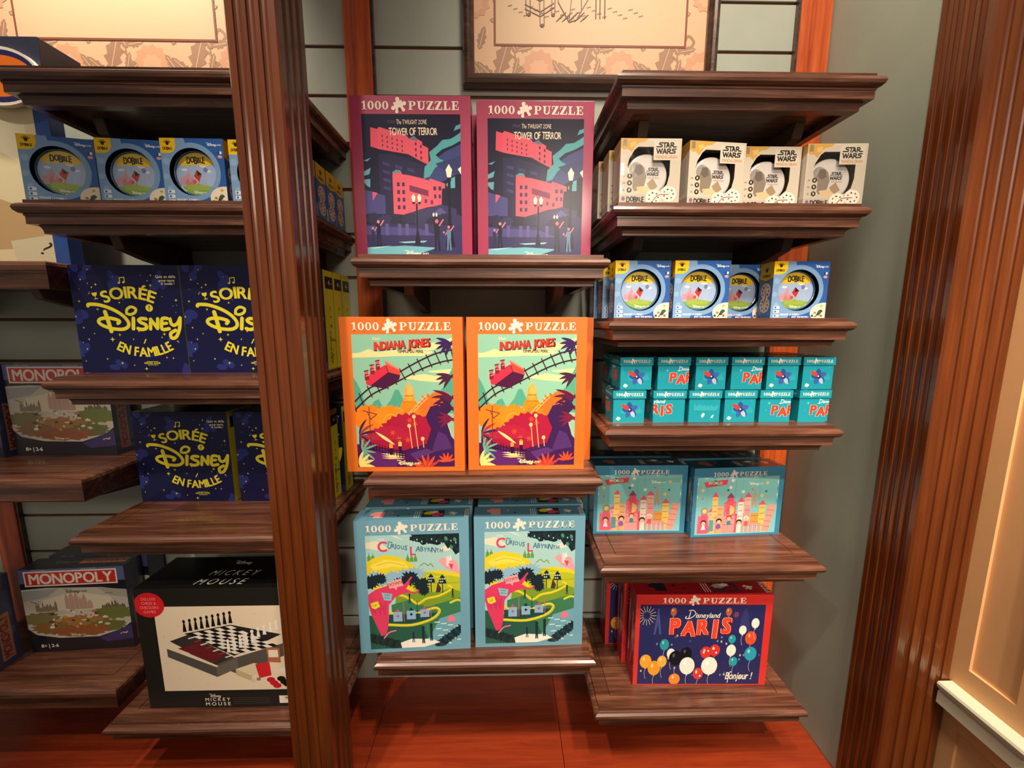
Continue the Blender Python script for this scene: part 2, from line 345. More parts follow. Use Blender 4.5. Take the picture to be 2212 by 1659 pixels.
# ------------------------------------------------------------------ printed artwork
CREAM = 'f3e3cc'
def gable(A, x0, x1, y0, y1, c): A.poly([(x0, y1), (x0, y0), ((x0 + x1) / 2, y0 - (x1 - x0) * .5), (x1, y0), (x1, y1)], c)
def art_night():
    A = Art(760, 1075, '1a1934'); P = A.poly; r = random.Random(4)
    P([(0, 0), (760, 0), (760, 240), (600, 330), (420, 300), (0, 420)], '161530')
    P([(760, 215), (640, 270), (560, 330), (470, 420), (440, 480), (480, 560), (560, 520), (660, 470), (760, 420)], '3a4478')
    P([(760, 130), (715, 160), (680, 178), (620, 185), (575, 230), (515, 275), (525, 335), (475, 385), (468, 470), (515, 455), (555, 395), (625, 335), (595, 325), (565, 295), (615, 255), (695, 225), (760, 190)], '52a0a6')
    P([(708, 120), (725, 82), (760, 70), (760, 100)], '52a0a6'); P([(0, 420), (55, 392), (42, 440), (0, 452)], '5fa4b0'); P([(0, 480), (48, 475), (44, 540), (20, 528), (0, 505)], '5fa4b0'); P([(0, 340), (60, 318), (30, 345)], '5fa4b0')
    P([(640, 515), (680, 470), (712, 455), (712, 540), (660, 545)], '5fa8b0'); P([(560, 360), (760, 300), (760, 440), (640, 420)], '33396a')
    # plain city buildings
    P([(120, 290), (225, 290), (465, 370), (465, 760), (120, 760)], '242247')
    for i in range(4):
        for j in range(3): P([(150 + 95 * j, 345 + 60 * i + 22 * j), (205 + 95 * j, 360 + 60 * i + 22 * j), (205 + 95 * j, 385 + 60 * i + 22 * j), (150 + 95 * j, 368 + 60 * i + 22 * j)], '3b3a6c')
    P([(62, 235), (66, 95), (118, 108), (132, 92), (340, 152), (365, 180), (400, 165), (462, 200), (462, 222), (508, 245), (508, 368), (470, 352), (410, 322), (350, 290), (250, 275), (128, 255)], 'e0586a')
    P([(66, 95), (118, 108), (118, 250), (62, 235)], 'e04f66')
    P([(355, 178), (400, 155), (425, 178), (425, 195)], '6a6c80')
    for i in range(5):
        for j in range(3): A.rect(150 + 38 * i, 150 + 10 * i + 34 * j, 160 + 38 * i, 166 + 10 * i + 34 * j, '6b2450')
    for i in range(3):
        for j in range(2): A.ell(412 + 40 * j, 215 + 42 * i + 20 * j, 8, 13, '6b2450', 10)
    P([(0, 555), (158, 600), (158, 740), (0, 740)], '4a4680'); P([(60, 570), (100, 580), (60, 640)], 'd65a78')
    P([(222, 455), (225, 425), (250, 405), (285, 410), (300, 440), (345, 445), (480, 475), (480, 545), (222, 560)], 'e0586a')
    P([(222, 450), (345, 445), (480, 480), (510, 485), (515, 470), (632, 508), (632, 545), (608, 545), (602, 670), (480, 690), (300, 745), (222, 738)], 'e25a6c')
    P([(215, 430), (250, 405), (285, 412), (292, 430)], '5b8f98'); P([(352, 520), (500, 560), (500, 605), (352, 565)], '7a2a50')
    for i in range(2):
        for j in range(4): A.rect(255 + 40 * i, 500 + 58 * j, 276 + 40 * i, 530 + 58 * j, '3a2a58')
    for i in range(4): A.rect(372 + 48 * i, 610 + 8 * i, 392 + 48 * i, 640 + 8 * i, '6b2450')
    for i in range(2): A.rect(540 + 40 * i, 530, 562 + 40 * i, 560, '3a2a58'); A.rect(545 + 36 * i, 590, 562 + 36 * i, 620, '3a2a58')
    P([(300, 745), (600, 665), (720, 700), (720, 800), (300, 800)], '38345f'); P([(520, 745), (590, 690), (660, 745)], '55508a')
    for i in range(8): A.blob(60 + 95 * i, 775 + 14 * (i % 3), 65, 45, ['2a2848', '35325c', '23213c'][i % 3], 22, .1, i)
    A.rect(0, 820, 760, 1075, '322e5c'); P([(0, 830), (420, 850), (560, 905), (0, 900)], '4c4684'); P([(0, 1000), (300, 985), (560, 1000), (380, 1060), (40, 1075), (0, 1060)], '6fb4c0')
    P([(250, 955), (480, 945), (460, 958), (300, 965)], '8ec4cc'); P([(0, 1000), (200, 985), (60, 1010)], '9fd0d2')
    for x in (150, 250, 310, 465): A.rect(x, 815, x + 26, 905, '5a5490')
    for x, y, s in ((405, 620, 1.), (665, 420, 1.6), (548, 745, .5)):
        A.rect(x - 7 * s, y + 40 * s, x + 7 * s, y + 330 * s, '16142a'); P([(x - 24 * s, y + 360 * s), (x - 10 * s, y + 260 * s), (x + 10 * s, y + 260 * s), (x + 24 * s, y + 360 * s)], '16142a')
        for dx in ((-24, 22) if s != 1.6 else (0,)):
            P([(x + (dx - 16) * s, y - 10 * s), (x + dx * s, y - 36 * s), (x + (dx + 16) * s, y - 10 * s), (x + (dx + 9) * s, y + 26 * s), (x + (dx - 9) * s, y + 26 * s)], 'fdebcf'); A.rect(x + (dx - 10) * s, y + 26 * s, x + (dx + 10) * s, y + 44 * s, '16142a')
    for x, y, h, cb, cs in ((95, 800, 190, '1e1b34', 'e88a8e'), (50, 850, 140, '2a2744', 'e88a8e'), (560, 795, 230, '17152b', 'e06a7a'), (615, 880, 130, '37335e', 'ee7a86'), (655, 840, 180, '5b7f9e', 'ee7a86')):
        A.ell(x, y, h * .06, h * .07, cs, 10); P([(x - h * .1, y + h * .1), (x + h * .1, y + h * .1), (x + h * .08, y + h * .5), (x - h * .08, y + h * .5)], cb)
        A.line([(x + h * .09, y + h * .14), (x + h * .22, y - h * .05)], h * .05, cs); A.line([(x - h * .04, y + h * .5), (x - h * .06, y + h * .98)], h * .07, cb); A.line([(x + h * .04, y + h * .5), (x + h * .08, y + h * .98)], h * .07, cb)
    P([(735, 400), (760, 380), (760, 440)], 'fdebcf')
    A.text('Visit', 225, 65, 24, '56567e', 0, .2); A.text('The TWILIGHT ZONE', 385, 72, 32, 'f5dfc4', 0, 0, width=232, jit=.12); A.text('TOWER OF TERROR', 395, 150, 50, 'f5dfc4', .01, 0, width=372, jit=.1)
    land_logo(A, 300, 1022, 46, 'f0e6dc'); A.text('PARIS', 405, 1072, 14, 'f0e6dc')
    return A
def art_jungle():
    A = Art(785, 1050, '8fc4a8'); P = A.poly; L = A.leaf
    for p in ([(785, 30), (700, 60), (600, 75), (520, 95), (470, 105), (600, 118), (785, 85)], [(0, 150), (60, 145), (130, 118), (200, 140), (330, 125), (500, 125), (625, 135), (560, 160), (350, 160), (200, 168), (0, 172)],
              [(395, 330), (470, 320), (560, 310), (640, 325), (785, 330), (785, 355), (640, 362), (520, 352)], [(600, 285), (785, 270), (785, 300)]): A.line(p + [p[0]], 10, 'f6dd9c'); P(p, 'f6dd9c')
    for p in ([(0, 330), (30, 380), (60, 450), (90, 560), (0, 620)], [(245, 560), (290, 500), (320, 430), (350, 425), (385, 500), (400, 570)], [(120, 590), (150, 520), (190, 500), (240, 600)], [(545, 560), (580, 500), (640, 440), (700, 470), (740, 330), (785, 250), (785, 620)], [(650, 600), (690, 420), (785, 380), (785, 600)]): P(p, '54a78c')
    P([(430, 520), (400, 560), (360, 640), (500, 640), (520, 560), (480, 520)], 'f79a28')
    for x, y, rx, ry, c in ((432, 560, 70, 60, 'f08a20'), (432, 500, 46, 40, 'f79a2c'), (432, 455, 40, 60, 'f6a648'), (440, 440, 24, 50, 'fbb65c')): A.ell(x, y, rx, ry, c)
    P([(405, 412), (425, 380), (432, 365), (440, 380), (460, 412)], 'f3b25c'); A.rect(396, 470, 470, 480, 'd87418'); A.rect(385, 520, 482, 530, 'd87418')
    A.blob(110, 650, 150, 110, 'f28220', 40, .1, 3); A.blob(270, 640, 140, 95, 'f58d22', 40, .1, 5); A.blob(480, 640, 120, 90, 'f28220', 40, .1, 6); A.blob(620, 560, 130, 110, 'f0702a', 36, .12, 8); A.blob(690, 480, 80, 45, 'f0702a', 30, .12, 9)
    A.line([(210, 700), (240, 640), (290, 620), (330, 650), (345, 690)], 8, 'f7a23c', True); A.line([(375, 680), (440, 600), (520, 520), (560, 480)], 5, 'f8c880'); A.line([(392, 690), (460, 610), (540, 528), (580, 492)], 5, 'f8c880')
    for i in range(9): A.line([(382 + 21 * i, 672 - 24 * i), (402 + 21 * i, 680 - 24 * i)], 4, 'f8c880')
    A.blob(430, 800, 260, 190, 'ad1f3e', 56, .06, 2); A.blob(250, 830, 200, 120, 'b62440', 50, .07, 7); A.rect(60, 830, 600, 1000, 'a81c3c')
    for x, y in ((290, 770), (340, 820), (410, 830), (430, 670), (470, 700)):
        for k in range(6): L(x, y, k * 60 + 10, 26, 8, 'e8502c')
    P([(0, 860), (120, 880), (330, 930), (420, 900), (600, 850), (785, 830), (785, 1050), (0, 1050)], '4b1c50'); P([(0, 960), (200, 900), (380, 980), (300, 1050), (0, 1050)], '62276a')
    for y0, y1, c in ((940, 950, 'f6e0a0'), (958, 966, 'f6e0a0'), (975, 982, 'eec070')): P([(190, y0), (300, y0 - 6), (385, y1), (260, y1 + 4)], c)
    # carved rock shape on the right, plain
    P([(560, 860), (600, 740), (575, 690), (560, 640), (600, 560), (660, 545), (715, 590), (735, 700), (760, 800), (785, 830), (785, 940), (600, 960), (470, 970), (400, 935), (520, 905)], '3f1f52')
    P([(620, 860), (660, 760), (720, 790), (770, 900), (600, 930)], '54306c'); A.line([(690, 560), (722, 610), (740, 720), (775, 800)], 5, 'f2c48c', True); P([(420, 940), (560, 900), (620, 930), (470, 990)], '5b3474')
    for (x, y, h) in ((465, 640, 260), (425, 715, 180), (530, 820, 70)):
        A.line([(x, y), (x + h * .1, y + h)], 7, 'f0b56c'); A.ell(x, y, 15, 17, 'f3c77c', 12)
    A.line([(100, 870), (250, 905), (390, 925)], 7, '35123a'); A.line([(100, 900), (250, 935), (390, 955)], 7, '35123a')
    for i in range(13): A.line([(110 + 23 * i, 850 + 6 * i), (108 + 23 * i, 915 + 5 * i)], 7, '35123a')
    for x, y, cb in ((272, 850, 'f09a40'), (345, 835, 'f3c45a')): A.ell(x, y, 10, 10, 'd06a3a', 10); A.rect(x - 14, y + 10, x + 14, y + 45, cb); A.rect(x - 14, y + 45, x + 14, y + 100, '35123a'); A.line([(x - 18, y - 6), (x + 18, y - 8)], 6, '35123a')
    # rails, ties and a plain mine cart
    up = smooth([(0, 520), (120, 415), (250, 360), (380, 280), (520, 205), (660, 145), (785, 118)], 4); lo = smooth([(0, 585), (130, 470), (260, 405), (400, 335), (540, 265), (680, 215), (785, 195)], 4)
    for a, b_ in list(zip(up, lo))[::2]: A.line([(a[0] - 14, a[1] - 16), (b_[0] + 10, b_[1] + 14)], 9, '4a2030')
    A.line(up, 11, '3a1a28'); A.line(lo, 11, '3a1a28')
    P([(92, 330), (255, 235), (370, 310), (360, 345), (250, 420), (150, 400), (110, 385)], '4d1a40'); P([(92, 325), (100, 385), (130, 395), (275, 290), (255, 232)], 'd8344a'); P([(250, 198), (365, 265), (372, 315), (280, 290)], 'e2483e'); P([(250, 198), (365, 265), (366, 280), (262, 222)], 'f4785a')
    for x, y in ((105, 290), (150, 245), (195, 212)):
        A.ell(x, y, 15, 17, 'e86058', 12); A.rect(x - 15, y + 14, x + 18, y + 60, '8e2040'); A.line([(x - 4, y + 30), (x + 22, y + 22)], 7, 'f09080'); A.line([(x - 16, y - 8), (x + 14, y - 14)], 8, '4d1a40')
    for x, y, a0, n, ln, c in ((785, 40, 130, 5, 150, '3c2258'), (785, 300, 140, 4, 150, '4a2440'), (785, 460, 130, 5, 190, '5a2040'), (785, 560, 150, 5, 180, '3f1f48'), (785, 650, 160, 4, 150, '7a2040')):
        for k in range(n): L(x + 10, y + k * 12, a0 + k * 22, ln, 26, c, -.25)
    for k in range(7): L(20, 790, -80 + k * 26, 150, 20, ['4a2050', 'a83a3c'][k % 2], .3)
    for k in range(7): L(40, 920, -95 + k * 30, 110 + 12 * (k % 3), 18, '6fae96', .2)
    L(150, 760, 35, 190, 24, 'f6d98a'); A.line([(110, 560), (112, 830)], 6, '7a2a40'); A.line([(60, 590), (170, 620), (120, 660), (95, 600)], 6, '7a2a40')
    for k in range(6): L(10, 1040, -85 + k * 26, 130, 26, 'f4dc7c', .2)
    for k in range(6): L(560, 1060, -165 + k * 27, 120, 24, ['e0502c', 'c23a34'][k % 2]); L(720, 1010, -170 + k * 30, 80, 18, 'e0502c')
    A.text('Visit', 190, 45, 24, 'f6eeb8', .01, .25); A.text('INDIANA JONES', 395, 110, 62, '5a1820', .05, .12, width=440, rot=-.07); A.text('INDIANA JONES', 390, 105, 60, 'e4402e', .03, .12, width=430, rot=-.07)
    A.text('ET LE', 520, 108, 12, '2e2430'); A.text('TEMPLE DU PERIL', 455, 140, 20, '2e2430', .02, .15, width=205)
    land_logo(A, 318, 995, 46, 'f8e9a8'); A.text('PARIS', 420, 1042, 12, 'f8e9a8')
    return A
def art_garden():
    A = Art(730, 925, 'a9d0cc'); P = A.poly
    P([(0, 55), (90, 40), (180, 105), (110, 120), (0, 95)], 'e4dcc0'); P([(190, 0), (300, 45), (240, 10)], 'e8e4d0'); P([(560, 120), (640, 90), (690, 120), (620, 140)], 'e8dcc8')
    P([(350, 0), (730, 0), (730, 150), (700, 170), (660, 105), (640, 120), (610, 70), (560, 90), (500, 75), (440, 85), (400, 40)], '1d2b30')
    for i in range(16): A.blob(370 + 24 * i, 30 + 5 * (i % 5) + (i > 10) * (i - 10) * 20, 34, 28, ['1d2b30', '24363a'][i % 2], 12, .25, i)
    for i in range(9): A.ell(400 + 38 * i, 40 + 17 * (i % 3), 5, 8, 'a9d0cc', 8)
    for x, y in ((620, 20), (660, 90), (690, 30)): A.leaf(x, y, 70, 40, 26, '4a8a70')
    for x in (10, 40, 310, 340, 370): gable(A, x, x + 26, 165 + (x > 200) * 20, 215, '6a9a3c'); A.poly([(x - 2, 215), (x + 13, 130 + (x > 200) * 15), (x + 28, 215)], '6a9a3c')
    P([(0, 210), (60, 175), (150, 155), (260, 175), (350, 230), (440, 300), (560, 290), (730, 320), (730, 520), (0, 420)], 'e6cf2c'); P([(20, 240), (140, 190), (290, 215), (330, 260), (200, 250), (60, 275)], 'f2dd58')
    A.line([(80, 235), (180, 215), (300, 245)], 5, 'cbb022', True); A.line([(420, 250), (450, 230), (480, 250), (500, 235), (520, 260)], 8, '8a9a3a', True)
    P([(560, 210), (600, 190), (640, 200), (700, 215), (730, 300), (730, 330), (620, 280)], 'f0a0a8'); gable(A, 625, 650, 190, 260, 'f8d8d0'); A.poly([(648, 215), (658, 165), (668, 215)], 'f8efe4'); P([(640, 240), (680, 245), (668, 290)], 'd64a5c')
    P([(300, 330), (480, 300), (730, 350), (730, 560), (420, 560)], 'b9bf2e'); A.line([(470, 330), (560, 345), (640, 330), (730, 350)], 7, 'e8d63a', True); A.line([(430, 390), (600, 400), (730, 395)], 6, '98a828', True)
    P([(220, 480), (340, 455), (560, 470), (650, 440), (730, 470), (730, 640), (200, 640)], '7c9a2e')
    P([(180, 560), (330, 520), (460, 590), (730, 520), (730, 925), (180, 925)], '3f7a56'); P([(0, 640), (260, 700), (420, 740), (500, 925), (0, 925)], '2f5a4a')
    P([(560, 690), (730, 640), (730, 925), (330, 925), (480, 840)], '6fa6b4')
    for i in range(14): A.line([(520 + (i * 53) % 200, 720 + i * 14), (560 + (i * 53) % 200, 719 + i * 14)], 7, 'e4f0ea')
    for pts, wd in (([(170, 480), (260, 485), (330, 520), (390, 560), (460, 520), (560, 500), (660, 450), (640, 420)], 20), ([(150, 610), (230, 650), (380, 640), (520, 600), (560, 630), (500, 690), (340, 735), (150, 725)], 22), ([(650, 560), (700, 540), (730, 545)], 16)): A.line(pts, wd, 'e6d636', True); A.line([(a, b_ + 8) for a, b_ in pts], 6, 'b8b428', True)
    P([(155, 640), (480, 640), (545, 640), (480, 690), (330, 720), (155, 705)], '2a4a44')
    for i, (c, g) in enumerate((('8cb4d0', 'd64a70'), ('8cb4d0', '1c2832'), ('8cb4d0', 'd64a70'))):
        x = 190 + 108 * i; A.rect(x, 620 - 6 * i, x + 72, 700 - 14 * i, c); A.star(x + 36, 655 - 10 * i, 16, g, .5, 4); A.line([(x + 86, 540), (x + 86, 700 - 10 * i)], 5, ['d05a6c', '1c2832'][i % 2]); A.poly([(x + 20, 618 - 6 * i), (x + 36, 592 - 6 * i), (x + 52, 618 - 6 * i)], g)
    for x, y in ((60, 330), (200, 330), (290, 320), (380, 310), (130, 360)): A.blob(x, y, 85, 55, '8fb8d0', 26, .25, x)
    for x, y, s in ((30, 365, 80), (100, 345, 60), (330, 350, 80), (420, 400, 75), (250, 390, 70), (440, 450, 60)): A.blob(x, y, s, s * .8, '1f2c34', 30, .2, x)
    P([(0, 470), (60, 430), (160, 400), (230, 420), (340, 375), (300, 430), (350, 460), (280, 470), (210, 500), (160, 560), (150, 720), (130, 800), (90, 820), (60, 740), (20, 640), (0, 560)], 'dc3f66')
    A.line([(200, 430), (290, 400), (345, 340)], 14, 'dc3f66', True); A.line([(290, 450), (360, 470), (400, 450)], 12, 'dc3f66', True)
    for i in range(9): A.line([(15 + 15 * i, 520 + 14 * (i % 4)), (30 + 12 * i, 600 + 20 * (i % 3))], 5, 'b82c56')
    P([(155, 375), (265, 345), (282, 405), (230, 415), (225, 440), (205, 420), (170, 425)], 'f0a2a0'); A.text('DOWN', 218, 398, 24, '7a3848', .01, 0, rot=-.22)
    P([(105, 455), (190, 470), (180, 525), (125, 520)], '8cc0cc'); A.text('THAT', 148, 485, 13, '2c4a58', .01, 0, rot=.15); A.text('WAY', 150, 508, 13, '2c4a58', .01, 0, rot=.15)
    P([(15, 540), (75, 525), (90, 570), (50, 590), (25, 580)], 'e8d43c'); A.text('UP', 52, 568, 18, 'a08a20', .01, 0, rot=-.15)
    for x, y in ((500, 370), (590, 380)):
        A.line([(x, y), (x, y + 95)], 7, '1f2c34'); A.poly([(x - 34, y + 20), (x - 20, y - 30), (x, y - 55), (x + 20, y - 30), (x + 34, y + 20)], '1f2c34')
        for k in range(5): A.ell(x - 16 + 16 * (k % 3), y - 18 + 22 * (k // 3), 6, 6, 'd8ead8', 8)
    P([(535, 470), (552, 390), (580, 440), (570, 470)], '4a3440')
    for i in range(9): A.blob(560 + 22 * i, 905 - 16 * i, 48, 40, ['1f2c34', '26424a'][i % 2], 20, .2, i); A.blob(20 + 26 * i, 830 + 9 * i, 44, 46, ['26382f', '1f2c34'][i % 2], 20, .2, i + 20)
    P([(240, 880), (330, 850), (500, 860), (560, 890), (430, 925), (250, 925)], 'f0ece0')
    for x, y, h in ((345, 800, 80), (425, 760, 130), (490, 740, 130), (325, 480, 70), (670, 450, 70)): A.ell(x, y, h * .1, h * .12, '22323c', 8); A.line([(x, y), (x, y + h * .6)], h * .16, '22323c'); A.line([(x - 4, y + h * .6), (x - 6, y + h)], h * .08, '22323c'); A.line([(x + 4, y + h * .6), (x + 8, y + h)], h * .08, '22323c')
    A.line([(110, 835), (150, 790), (205, 775)], 10, 'e8809c', True); P([(620, 700), (650, 660), (690, 690), (680, 720), (630, 722)], 'f07a8a')
    A.text('Visit', 120, 42, 20, 'f2f0e4', .01, .2); A.text('the', 190, 62, 20, '4a7890', .01)
    A.text('C', 130, 125, 76, 'd8486a', .03, 0); A.text('URIOUS', 245, 108, 36, '4a7890', .02, 0, width=150, rot=.14, jit=.2); A.text('L', 365, 160, 66, 'd8486a', .03, 0); A.text('ABYRINTH', 495, 140, 36, '4a7890', .02, 0, width=210, rot=.1, jit=.2)
    land_logo(A, 300, 880, 36, 'f6f2e4')
    return A
def art_world():
    A = Art(700, 500, '7ec3c0'); P = A.poly; r = random.Random(9)
    for i in range(34): A.rect(r.uniform(0, 690), 0 if i % 2 else 493, r.uniform(10, 40) + 0, 6, 'f2dfd0') if False else None
    P([(0, 0), (700, 0), (700, 30), (0, 30)], '86c8c6')
    for i in range(9): A.rect(60 + 70 * i, 2, 90 + 70 * i, 9, ['f6e6d2', '4a9ab0', 'e88a90'][i % 3]); A.rect(40 + 75 * i, 490, 62 + 75 * i, 497, ['f6e6d2', '4a9ab0'][i % 2])
    for i in range(8): A.rect(3, 40 + 56 * i, 9, 62 + 56 * i, ['f6e6d2', 'e88a90'][i % 2]); A.rect(690, 40 + 56 * i, 697, 70 + 56 * i, ['f6e6d2', '4a9ab0'][i % 2])
    P([(0, 255), (700, 255), (700, 500), (0, 500)], '88cbd0')
    P([(55, 40), (260, 20), (250, 60), (262, 62), (75, 88)], 'd8485c'); P([(105, 60), (150, 20), (200, 60), (150, 72)], '4a7a58'); A.text('WORLD', 150, 60, 22, 'f4e0c8', .02)
    for x, y, c in ((50, 110, 'f0d080'), (600, 60, 'f0d080'), (560, 170, 'f2c860'), (300, 30, 'f0ece0'), (285, 90, 'f0ece0'), (395, 130, 'f4efe0')): A.star(x, y, 20, c, .45, 8)
    for x, y, c in ((35, 180, 'e06a7a'), (230, 145, 'e8909a'), (600, 190, 'e88a90'), (460, 110, 'e0607a'), (250, 110, '3a5a5a'), (580, 130, '3a5a5a')): A.poly([(x, y), (x + 24, y - 8), (x + 20, y + 16)], c)
    for x in (90, 330, 390, 540): A.line([(x, 20), (x, 300)], 1.5, '5a9a98')
    PK = ['ee7484', 'f09a98', 'f4b8a4', 'e8586e', 'f2c878']
    for x0, x1, y0, c, roof in ((20, 110, 330, PK[0], 0), (110, 170, 300, PK[2], 1), (138, 185, 170, PK[4], 1), (170, 235, 330, PK[1], 0), (185, 232, 250, 'e8b070', 0), (240, 345, 230, PK[0], 1), (265, 320, 180, PK[3], 1), (335, 420, 320, PK[3], 0), (360, 410, 220, 'f0e2d0', 1), (415, 470, 180, PK[2], 1), (420, 470, 270, PK[1], 0), (475, 560, 320, 'e0a044', 0), (545, 600, 250, 'f0cc60', 1), (400, 570, 410, PK[1], 0), (235, 340, 340, PK[1], 0)):
        A.rect(x0, y0, x1, 490, c)
        if roof: A.poly([(x0 - 6, y0), ((x0 + x1) / 2, y0 - 45), (x1 + 6, y0)], PK[3] if c != PK[3] else '8a4a6a')
        for k in range(int((490 - y0) / 52)): A.rect(x0 + 6, y0 + 22 + 52 * k, x1 - 6, y0 + 27 + 52 * k, 'c85a68')
    P([(25, 480), (50, 310), (100, 310), (125, 480)], 'e8607a'); A.ell(75, 290, 32, 32, 'a8905c', 14); A.star(75, 290, 28, 'f0d890', .5, 9)
    P([(478, 270), (496, 110), (504, 110), (522, 270), (510, 270), (500, 200), (490, 270)], 'cc9a74')
    P([(580, 480), (630, 245), (690, 255), (640, 490)], 'f0a294')
    for k in range(4): A.line([(590 + 9 * k, 440 - 48 * k), (650 + 9 * k, 450 - 48 * k)], 5, 'c86a60')
    for k in range(9): A.rect(402 + 19 * k, 425, 411 + 19 * k, 490, ['7cc0bc', 'f0c8c0'][k % 2])
    A.ell(290, 290, 42, 44, 'f0c870', 18); A.poly([(290, 246), (262, 256), (248, 290), (262, 322), (290, 334)], 'e0587a')
    A.rect(120, 370, 158, 470, '58a0a0'); A.ell(290, 400, 18, 22, '4a8a90', 12); A.ell(200, 430, 22, 26, '9a6ab0', 12)
    for x, y, hair, dr in ((72, 395, '5a2a20', 'd8e4e0'), (205, 385, '2a1c24', '8a5aa0'), (290, 360, 'b04a30', '3f8a8c'), (380, 400, '2a1c24', 'f0e2d0'), (440, 370, 'f0e0c0', 'e05a60')): A.ell(x, y - 4, 25, 24, hair, 14); A.ell(x, y + 4, 18, 17, 'f2c0a0', 14); A.poly([(x - 20, y + 60), (x - 9, y + 20), (x + 9, y + 20), (x + 20, y + 60)], dr)
    land_logo(A, 440, 48, 30, 'f6f6ee')
    return A
def art_paris():
    A = Art(1130, 705, '2b2c5c'); P = A.poly; r = random.Random(3)
    for k in range(16): A.line([(60 + 34 * math.cos(k * .393), 95 + 34 * math.sin(k * .393)), (60 + 84 * math.cos(k * .393), 95 + 84 * math.sin(k * .393))], 4, 'd8c9a8')
    for k in range(10): A.line([(870 + 8 * math.cos(k * .63), 85 + 8 * math.sin(k * .63)), (870 + 26 * math.cos(k * .63), 85 + 26 * math.sin(k * .63))], 3, 'c85a5a')
    P([(128, 260), (160, 30), (168, 30), (200, 260), (182, 260), (164, 150), (146, 260)], '4a4f86'); A.line([(140, 180), (188, 180)], 4, '4a4f86')
    P([(900, 240), (930, 60), (960, 20), (980, 90), (1010, 240)], '36386c')
    for i in range(38): x, y = r.uniform(10, 1110), r.uniform(250, 640); A.rect(x, y, x + 13, y + 18, ['d8c090', '7f86b4', '50568e'][i % 3])
    # party things in the colours of the print
    def balloon(x, y, rx, ry, c, hl=None):
        A.line([(x, y + ry), (x - 8, y + ry + 50), (x + 4, y + ry + 95)], 3, 'c8c0b0', True); A.ell(x, y, rx, ry, c); A.poly([(x - 8, y + ry + 8), (x, y + ry - 4), (x + 8, y + ry + 8)], c)
        A.ell(x - rx * .3, y - ry * .35, rx * .2, ry * .28, hl or 'ffffff', 10)
    for x, y, rx, ry, c, h in ((235, 350, 42, 50, '2f94a0', '8fd0d0'), (300, 430, 38, 46, 'f3ead8', None), (70, 500, 54, 62, 'f2a634', 'ffd98a'), (150, 560, 58, 66, 'ee9a2c', 'ffd98a'), (220, 500, 44, 52, 'f0b04a', 'ffe0a0'), (345, 470, 62, 66, '1a1820', '55525c'), (440, 430, 52, 58, '1a1820', '55525c'), (455, 540, 70, 78, 'f5ecdc', None), (620, 420, 50, 54, 'd8352e', 'f6b8a8'), (700, 400, 48, 52, 'd8352e', 'f6b8a8'), (660, 540, 74, 80, 'f5ecdc', None), (560, 610, 46, 52, 'd63a36', 'f6c8b8'), (345, 660, 52, 50, 'e88a34', 'f8c88a'), (850, 400, 44, 52, 'f3ead8', None), (850, 300, 34, 38, '2a9aa4', '9adada'), (880, 500, 36, 42, '2a9aa4', '9adada'), (1020, 290, 52, 60, 'e2502c', 'f8b090'), (1030, 430, 56, 62, '2f9cb0', '9adae0'), (1050, 160, 36, 44, 'f3ead8', None), (940, 220, 34, 40, 'f3ead8', None), (300, 60, 28, 36, 'b8603c', 'f0d0b0'), (800, 60, 28, 36, 'b8603c', 'f0d0b0')): balloon(x, y, rx, ry, c, h)
    for x, y in ((600, 420), (640, 405), (690, 385), (715, 420), (545, 600), (580, 630)): A.ell(x, y, 9, 9, 'f8e4d8', 8)
    for dx, dy, c in ((10, 10, '7a1418'), (0, 0, 'f2c2a0')):
        for ch, x, y, h, rt in (('P', 320, 250, 128, -.03), ('A', 442, 268, 122, .05), ('R', 575, 255, 122, -.04), ('I', 682, 285, 150, .02), ('S', 780, 245, 128, .08)): A.text(ch, x + dx, y + dy, h, c, .085, .04, .95, rot=rt)
    for ch, x, y, h, rt in (('P', 320, 250, 128, -.03), ('A', 442, 268, 122, .05), ('R', 575, 255, 122, -.04), ('I', 682, 285, 150, .02), ('S', 780, 245, 128, .08)): A.text(ch, x, y, h, 'e8452e', .06, .04, .95, rot=rt)
    A.line([(455, 60), (440, 115)], 7, 'f6ead8'); A.line([(420, 100), (410, 115), (450, 118), (500, 80), (480, 48), (440, 50)], 6, 'f6ead8', True); A.text('isneyland', 610, 112, 42, 'f6ead8', .012, .22, width=215)
    A.text('Bonjour !', 935, 660, 62, 'f6ead8', .015, .25, width=240); A.line([(838, 690), (855, 600), (870, 595)], 6, 'f6ead8', True)
    return A
def star_ground(A, seed, n):
    r = random.Random(seed)
    for i in range(16):
        x, y = r.uniform(0, A.w), r.uniform(0, A.h)
        for k in range(4): A.ell(x + r.uniform(-45, 45), y + r.uniform(-50, 50), r.uniform(18, 42), r.uniform(18, 50), '2a3478', 14, r.uniform(0, 3))
    for i in range(n): A.star(r.uniform(8, A.w - 8), r.uniform(8, A.h - 8), r.choice((4, 5, 7, 9)), 'f2e6b0', .3)
